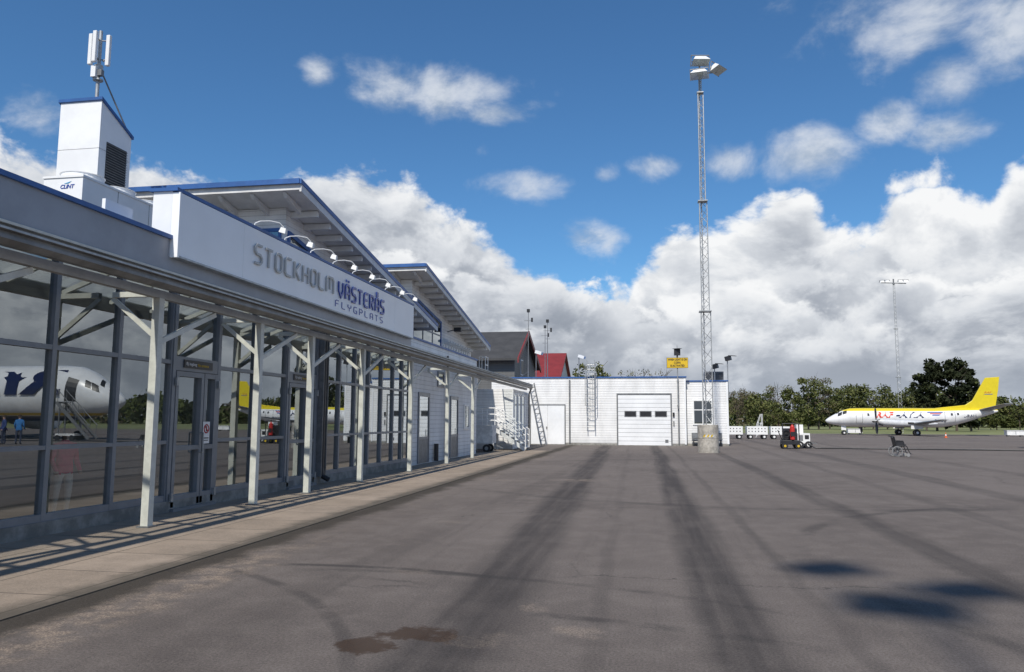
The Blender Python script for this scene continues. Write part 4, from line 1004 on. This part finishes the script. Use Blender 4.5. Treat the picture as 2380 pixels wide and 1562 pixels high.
for i,(x,y) in enumerate(((41.5,98),(44.2,99),(26.6,108))):
    e=T('equipment_box','low white equipment cabinet at the apron edge','cabinet',(x,y,0),'white cabinets by the apron edge')
    MB(WHITE,STEELD).box(x-.9,x+.9,y-.4,y+.4,.15,.65,0).box(x-.95,x+.95,y-.45,y+.45,.65,.7,0).box(x-.8,x-.6,y-.3,y+.3,0,.15,1).box(x+.6,x+.8,y-.3,y+.3,0,.15,1).fin('cabinet_body',e)
    MB(STEELD).box(x-.02,x+.02,y-.41,y-.401,.2,.6).fin('door_seam',e)

# ------------------------------------------------------------------ TREES
def quads(centers,size,flat=.6):
    n=len(centers); a=rng.normal(size=(n,3)); a/=np.linalg.norm(a,axis=1)[:,None]
    b=np.cross(a,rng.normal(size=(n,3))); b/=np.linalg.norm(b,axis=1)[:,None]
    s=size*rng.uniform(.5,1.3,size=(n,1))
    c=centers
    v=np.stack([c-a*s-b*s*flat,c+a*s-b*s*flat*.6,c+a*s*.8+b*s*flat,c-a*s*.7+b*s*flat*.9],axis=1).reshape(-1,3)
    return v
def leaf_object(name,parent,pts,mi,mats,size):
    v=quads(pts,size); n=len(pts)
    me=bpy.data.meshes.new(name); off=np.array(parent.location) if parent is not None else np.zeros(3)
    me.from_pydata((v-off).tolist(),[],[(4*i,4*i+1,4*i+2,4*i+3) for i in range(n)])
    for m in mats: me.materials.append(m)
    me.polygons.foreach_set('material_index',mi)
    o=bpy.data.objects.new(name,me); COL.objects.link(o)
    if parent is not None:o.parent=parent
    return o
def tree(x,y,h,w,kind,label,dens=2200,grp='trees along the airfield edge'):
    nm={'pine':'pine_tree','leaf':'leafy_tree','bare':'budding_tree'}[kind]
    e=T(nm,label,'tree',(x,y,0),grp)
    t=MB(BARK)
    t.tube((x,y,0),(x+rng.normal()*.2,y,h*.75),.028*h*.6,0,8,.04)
    for i in range(9 if kind!='bare' else 22):
        z=h*rng.uniform(.25,.75);a=rng.uniform(0,6.28);L=w*.5*rng.uniform(.5,.95)
        q=Vector((x+L*math.cos(a),y+L*math.sin(a),min(h*.98,z+L*rng.uniform(.4,1.1))))
        t.tube((x,y,z),q,.05*(h/12)*1.6,0,5,.02,cap=False)
        if kind=='bare':
            for k in range(5):
                p=Vector((x,y,z)).lerp(q,rng.uniform(.3,.9)); t.tube(p,p+Vector(rng.normal(size=3))*w*.09+Vector((0,0,w*.1)),.025,0,4,.01,cap=False)
    t.fin('trunk',e)
    nc={'leaf':44,'bare':26,'pine':40}[kind]; cs=[]
    for i in range(nc):
        a=rng.uniform(0,6.28);zz=rng.uniform(.0,1)
        prof=math.sqrt(max(.05,1-(2*zz-1)**2*.8)) if kind!='pine' else (1.0-.62*zz**1.6)*(0.75+.25*min(1,zz*4))
        r=w*.5*prof*math.sqrt(rng.uniform(.1,1))*.9
        lo=.14 if kind!='pine' else .1
        cs.append((x+r*math.cos(a),y+r*math.sin(a),h*lo+zz*h*(.94-lo),w*rng.uniform(.06,.15)))
    per=dens//nc; P=[];M_=[]
    for i,(a,b,c,r) in enumerate(cs):
        d=rng.normal(size=(per,3)); d/=np.linalg.norm(d,axis=1)[:,None]; d*=(rng.uniform(.3,1.3,(per,1))**.6)*r*np.array([1.2,1.2,.8])
        P.append(np.array([a,b,c])+d); M_+= [1 if rng.uniform()<(.5 if kind!='pine' else .08) else 0 for k_ in range(per)] if i%3 else [0]*per
    pts=np.concatenate(P);mi=np.array(M_)
    mats={'leaf':[LEAF_M,LEAF_L],'bare':[LEAF_B,LEAF_L],'pine':[LEAF_D,LEAF_M]}[kind]; sz={'leaf':.22,'bare':.13,'pine':.30}[kind]
    leaf_object('crown',e,pts,mi,mats,sz)
    return e
tree(49.2,150,10.6,6,'pine','tall dark conifer at the airfield edge',2600)
tree(51.3,151,13.4,6.5,'pine','tall dark conifer at the airfield edge',3000)
tree(54.2,150,13.6,7,'pine','tall dark conifer at the airfield edge',3000)
tree(56.2,149,11.6,5.5,'pine','tall dark conifer at the airfield edge',2200)
for (m_,Y,h,w,k) in((.108,170,8.6,7,'bare'),(.124,175,8.0,7,'bare'),(.14,168,7.6,8,'leaf'),(.158,178,9.8,8,'bare'),(.176,172,8.6,8,'leaf'),(.193,165,10.8,8,'leaf'),(.205,170,11.6,8,'bare'),(.218,172,9.4,8,'leaf'),(.236,180,9.4,9,'leaf'),(.252,176,9.6,9,'leaf'),(.268,174,9.4,9,'leaf'),(.284,176,9.6,9,'leaf'),(.30,175,8.8,9,'leaf'),(.318,178,8.0,8,'leaf'),(.385,176,7.2,9,'leaf'),(.405,180,7.2,9,'leaf'),(.43,178,6.8,9,'leaf'),(.46,176,7.2,9,'leaf')):
    tree(m_*Y,Y,h,w,k,{'bare':'thin budding tree with sparse spring leaves','leaf':'green spring tree with rounded broken crown'}[k],2200)
tree(-8.9,120,11.0,7,'leaf','leafy tree rising behind the garage roof',1800,'trees behind the garage')
for X_,Y_ in((-1.5,140),(1.8,142),(4.2,150),(-4.5,150)): tree(X_,Y_,11.6,5.5,'bare','bare tree rising behind the garage roof',500,'trees behind the garage')
N=62000
ang=rng.uniform(rad(-62),rad(100),N); D=rng.uniform(255,330,N)
X_=D*np.sin(ang);Y_=D*np.cos(ang)
hh_=7.4+1.9*np.sin(ang*23)+1.3*np.sin(ang*57+1)+1.1*np.sin(ang*131+2)+.9*rng.normal(size=N)*.5
z=rng.uniform(0,1,N)**.7*np.maximum(hh_,3)
P=np.stack([X_,Y_,z],1); mi=((np.sin(ang*83)+rng.normal(size=N)*.5)>-.1).astype(int)+((np.sin(ang*41+2)+rng.normal(size=N)*.4)>.6).astype(int)
wd=leaf_object('woodland',None,P,np.clip(mi,0,2),[LEAF_D,LEAF_M,LEAF_B],.85); wd['kind']='stuff'; wd['label']='far mixed woodland along the airfield horizon'; wd['category']='woodland'

# ------------------------------------------------------------------ WORLD
W=bpy.data.worlds.new('World'); scene.world=W; W.use_nodes=True; nt=W.node_tree; nt.nodes.clear()
out=nt.nodes.new('ShaderNodeOutputWorld'); bg=nt.nodes.new('ShaderNodeBackground'); nt.links.new(bg.outputs[0],out.inputs[0])
bg.inputs['Strength'].default_value=.1
sky=nt.nodes.new('ShaderNodeTexSky'); sky.sky_type='NISHITA'; sky.sun_disc=False
el=math.atan2(1,math.hypot(SX,SY)); sky.sun_elevation=el; sky.sun_rotation=math.atan2(-SX,-SY)%(2*math.pi)
sky.air_density=1.0; sky.dust_density=.3; sky.ozone_density=3.0
tc=nt.nodes.new('ShaderNodeTexCoord').outputs['Generated']
sp=nt.nodes.new('ShaderNodeSeparateXYZ'); nt.links.new(tc,sp.inputs[0])
A=Mt(nt,'MULTIPLY',Mt(nt,'ARCTAN2',sp.outputs[0],sp.outputs[1]),57.2958)
E=Mt(nt,'MULTIPLY',Mt(nt,'ARCSINE',sp.outputs[2]),57.2958)
A01=Mt(nt,'DIVIDE',Mt(nt,'ADD',A,180.0),360.0)
def curve(prof):
    fc=nt.nodes.new('ShaderNodeFloatCurve'); cv=fc.mapping.curves[0]
    pp=[((a+180)/360,e_/30) for a,e_ in prof]
    cv.points[0].location=pp[0]; cv.points[1].location=pp[-1]
    for p in pp[1:-1]: cv.points.new(*p)
    fc.mapping.update(); nt.links.new(A01,fc.inputs['Value'])
    return Mt(nt,'MULTIPLY',fc.outputs[0],30.0)
P1=curve([(-180,13),(-90,14),(-44.8,17.2),(-37.4,16.9),(-30.2,17.1),(-26,18.3),(-19.7,18.6),(-16.4,16.6),(-13.1,14.6),(-9.8,12.9),(-6.5,11.2),(-4,9.6),(-2.4,9.2),(-.8,10.6),(1.0,13.4),(3.5,14.8),(7.8,15.2),(10.7,16.2),(13.7,12.9),(17.1,16.4),(20,17.0),(22.3,14.0),(24.5,16.0),(32,12),(45,10.5),(60,12),(90,12),(180,13)])
P2=curve([(-180,9),(-90,10),(-45,12.5),(-36,13.5),(-28,12),(-20,13.0),(-14,11.0),(-9.5,11.6),(-6,10.8),(-3,9.6),(-.5,8.6),(3,9.8),(6.5,11.4),(9.5,9.0),(13,8.2),(16.5,10.8),(20,9.0),(25,10.5),(40,8),(60,9),(90,9),(180,9)])
P3=curve([(-180,6),(-90,6),(-45,7.5),(-30,8.5),(-20,7),(-12,8.2),(-7,7.4),(-2,7.2),(2,6.4),(7,7.4),(11,6.0),(16,6.6),(20,5.4),(25,6.4),(50,6),(90,6),(180,6)])
cA=nt.nodes.new('ShaderNodeCombineXYZ'); nt.links.new(A,cA.inputs[0]); nt.links.new(E,cA.inputs[1])
blobs=[(-15.5,24.0,5.0,2.2,1.15),(-11.5,22.4,3.5,1.2,.95),(-25.1,24.5,1.3,1.1,.9),(-9.0,17.6,3.8,1.5,1.08),(18.5,26.3,7,3.4,1.25),(25,25,5,4,1.2),(20.5,21.8,2.4,2.0,1.1),(16.8,19.8,2.4,1.6,1.1),(20.4,18.6,2.8,1.5,1.1),(11.3,18.5,3.8,2.1,1.2),(6,18.4,3,1.8,1.1),(1,18.5,2.6,1.2,1.08),(-3,18.1,1.3,1.0,.95),(-42.5,19.2,2.6,1.8,1.05),(-4.2,13.7,2.4,1.4,1.15),(-12.3,19.9,1.0,.9,.95),(150,38,40,9,1.0),(-110,34,25,7,1.0)]
bs=None
for a,e_,sa,se,k in blobs:
    d=VM(nt,'MULTIPLY',VM(nt,'SUBTRACT',cA.outputs[0],(a,e_,0)),(1/sa,1/se,0))
    g_=Mt(nt,'MULTIPLY',Mt(nt,'EXPONENT',Mt(nt,'MULTIPLY',VM(nt,'DOT_PRODUCT',d,d),-.7)),k)
    bs=g_ if bs is None else Mt(nt,'MAXIMUM',bs,g_)
wis=Mt(nt,'SUBTRACT',bs,.70)
vec=VM(nt,'MULTIPLY',tc,(1,1,1.45))
nA=NZ(nt,vec,7.5,9,.60,.25)
nB=NZ(nt,vec,17.0,5,.55)
nC=NZ(nt,VM(nt,'ADD',vec,(-.010,-.01,.034)),7.5,6,.58,.25)
bil=Mt(nt,'ABSOLUTE',Mt(nt,'SUBTRACT',nB,.5))
a0=Mt(nt,'SUBTRACT',nA,.5); b0=Mt(nt,'SUBTRACT',bil,.10)
lit=SS(nt,Mt(nt,'SUBTRACT',nA,nC),-.11,.11)
lowf=NZ(nt,VM(nt,'ADD',vec,(3.1,1.7,.4)),4.2,2,.5)
lf=Mt(nt,'SUBTRACT',lowf,.5)
side=SS(nt,A,-14,1,.0,1.0)
def ramp(v):
    r=nt.nodes.new('ShaderNodeValToRGB'); nt.links.new(v,r.inputs[0])
    r.color_ramp.elements[0].position=0; r.color_ramp.elements[0].color=(.30,.335,.395,1)
    r.color_ramp.elements[1].position=.98; r.color_ramp.elements[1].color=(.93,.94,.95,1)
    q=r.color_ramp.elements.new(.3); q.color=(.43,.465,.525,1)
    q=r.color_ramp.elements.new(.62); q.color=(.68,.71,.755,1)
    return SCL(nt,r.outputs[0],10.0)
def layer(P,kA,kB,off,depth,e0=-.08,e1=.34,sd=.22):
    t=Mt(nt,'SUBTRACT',P,E)
    dn=Mt(nt,'MINIMUM',Mt(nt,'MULTIPLY',t,.28),1.1)
    dn=Mt(nt,'ADD',dn,Mt(nt,'ADD',Mt(nt,'MULTIPLY',a0,kA),Mt(nt,'MULTIPLY',b0,kB)))
    al=SS(nt,dn,e0,e1)
    topness=SS(nt,dn,.0,depth*.30,1.0,0.0)
    b_=Mt(nt,'ADD',Mt(nt,'MULTIPLY',topness,.50),Mt(nt,'MULTIPLY',lit,.42))
    b_=Mt(nt,'ADD',b_,Mt(nt,'MULTIPLY',lf,1.1))
    b_=Mt(nt,'ADD',b_,Mt(nt,'MULTIPLY',side,sd))
    b_=Mt(nt,'ADD',b_,Mt(nt,'ADD',Mt(nt,'MULTIPLY',b0,1.3),off),clamp=True)
    return al,ramp(b_)
aw=SS(nt,Mt(nt,'ADD',wis,Mt(nt,'ADD',Mt(nt,'MULTIPLY',a0,2.5),Mt(nt,'MULTIPLY',b0,.6))),-.18,.72,0,.85)
wcol=SCL(nt,MX(nt,lit,(.44,.51,.60),(.72,.76,.82)),10.0)
skc=MX(nt,1.0,sky.outputs[0],(.58,.94,1.18),'MULTIPLY')
c=MX(nt,aw,skc,wcol)
a1_,c1_=layer(P1,2.3,1.4,.10,4.6,sd=.20)
c=MX(nt,a1_,c,c1_)
a2_,c2_=layer(P2,1.6,2.4,.06,3.6,-.05,.28,.14)
c=MX(nt,a2_,c,c2_)
a3_,c3_=layer(P3,1.0,1.8,-.08,3.4,-.05,.34,.04)
c=MX(nt,a3_,c,c3_)
hz_=SS(nt,E,0,6,.55,0.0)
c=MX(nt,hz_,c,(4.9,5.4,6.2))
nt.links.new(c,bg.inputs['Color'])
sl=bpy.data.lights.new('sun','SUN'); sl.energy=4.4; sl.angle=rad(.9); sl.color=(1,.945,.86)
so=bpy.data.objects.new('sun',sl); COL.objects.link(so); so.rotation_euler=Vector((SX,SY,-1)).to_track_quat('-Z','Y').to_euler()
cd=bpy.data.cameras.new('camera'); cam=bpy.data.objects.new('camera',cd); COL.objects.link(cam)
cd.sensor_width=36; cd.lens=1780/2380*36; cd.clip_end=6000; cd.clip_start=.05
cam.location=(0,0,1.6)
R=Matrix.Rotation(rad(10.13),4,'Z')@Matrix.Rotation(rad(90+6.284),4,'X')@Matrix.Rotation(rad(.25),4,'Z')
cam.rotation_euler=R.to_euler()
scene.camera=cam
scene.view_settings.view_transform='Standard'; scene.view_settings.look='None'; scene.view_settings.exposure=0
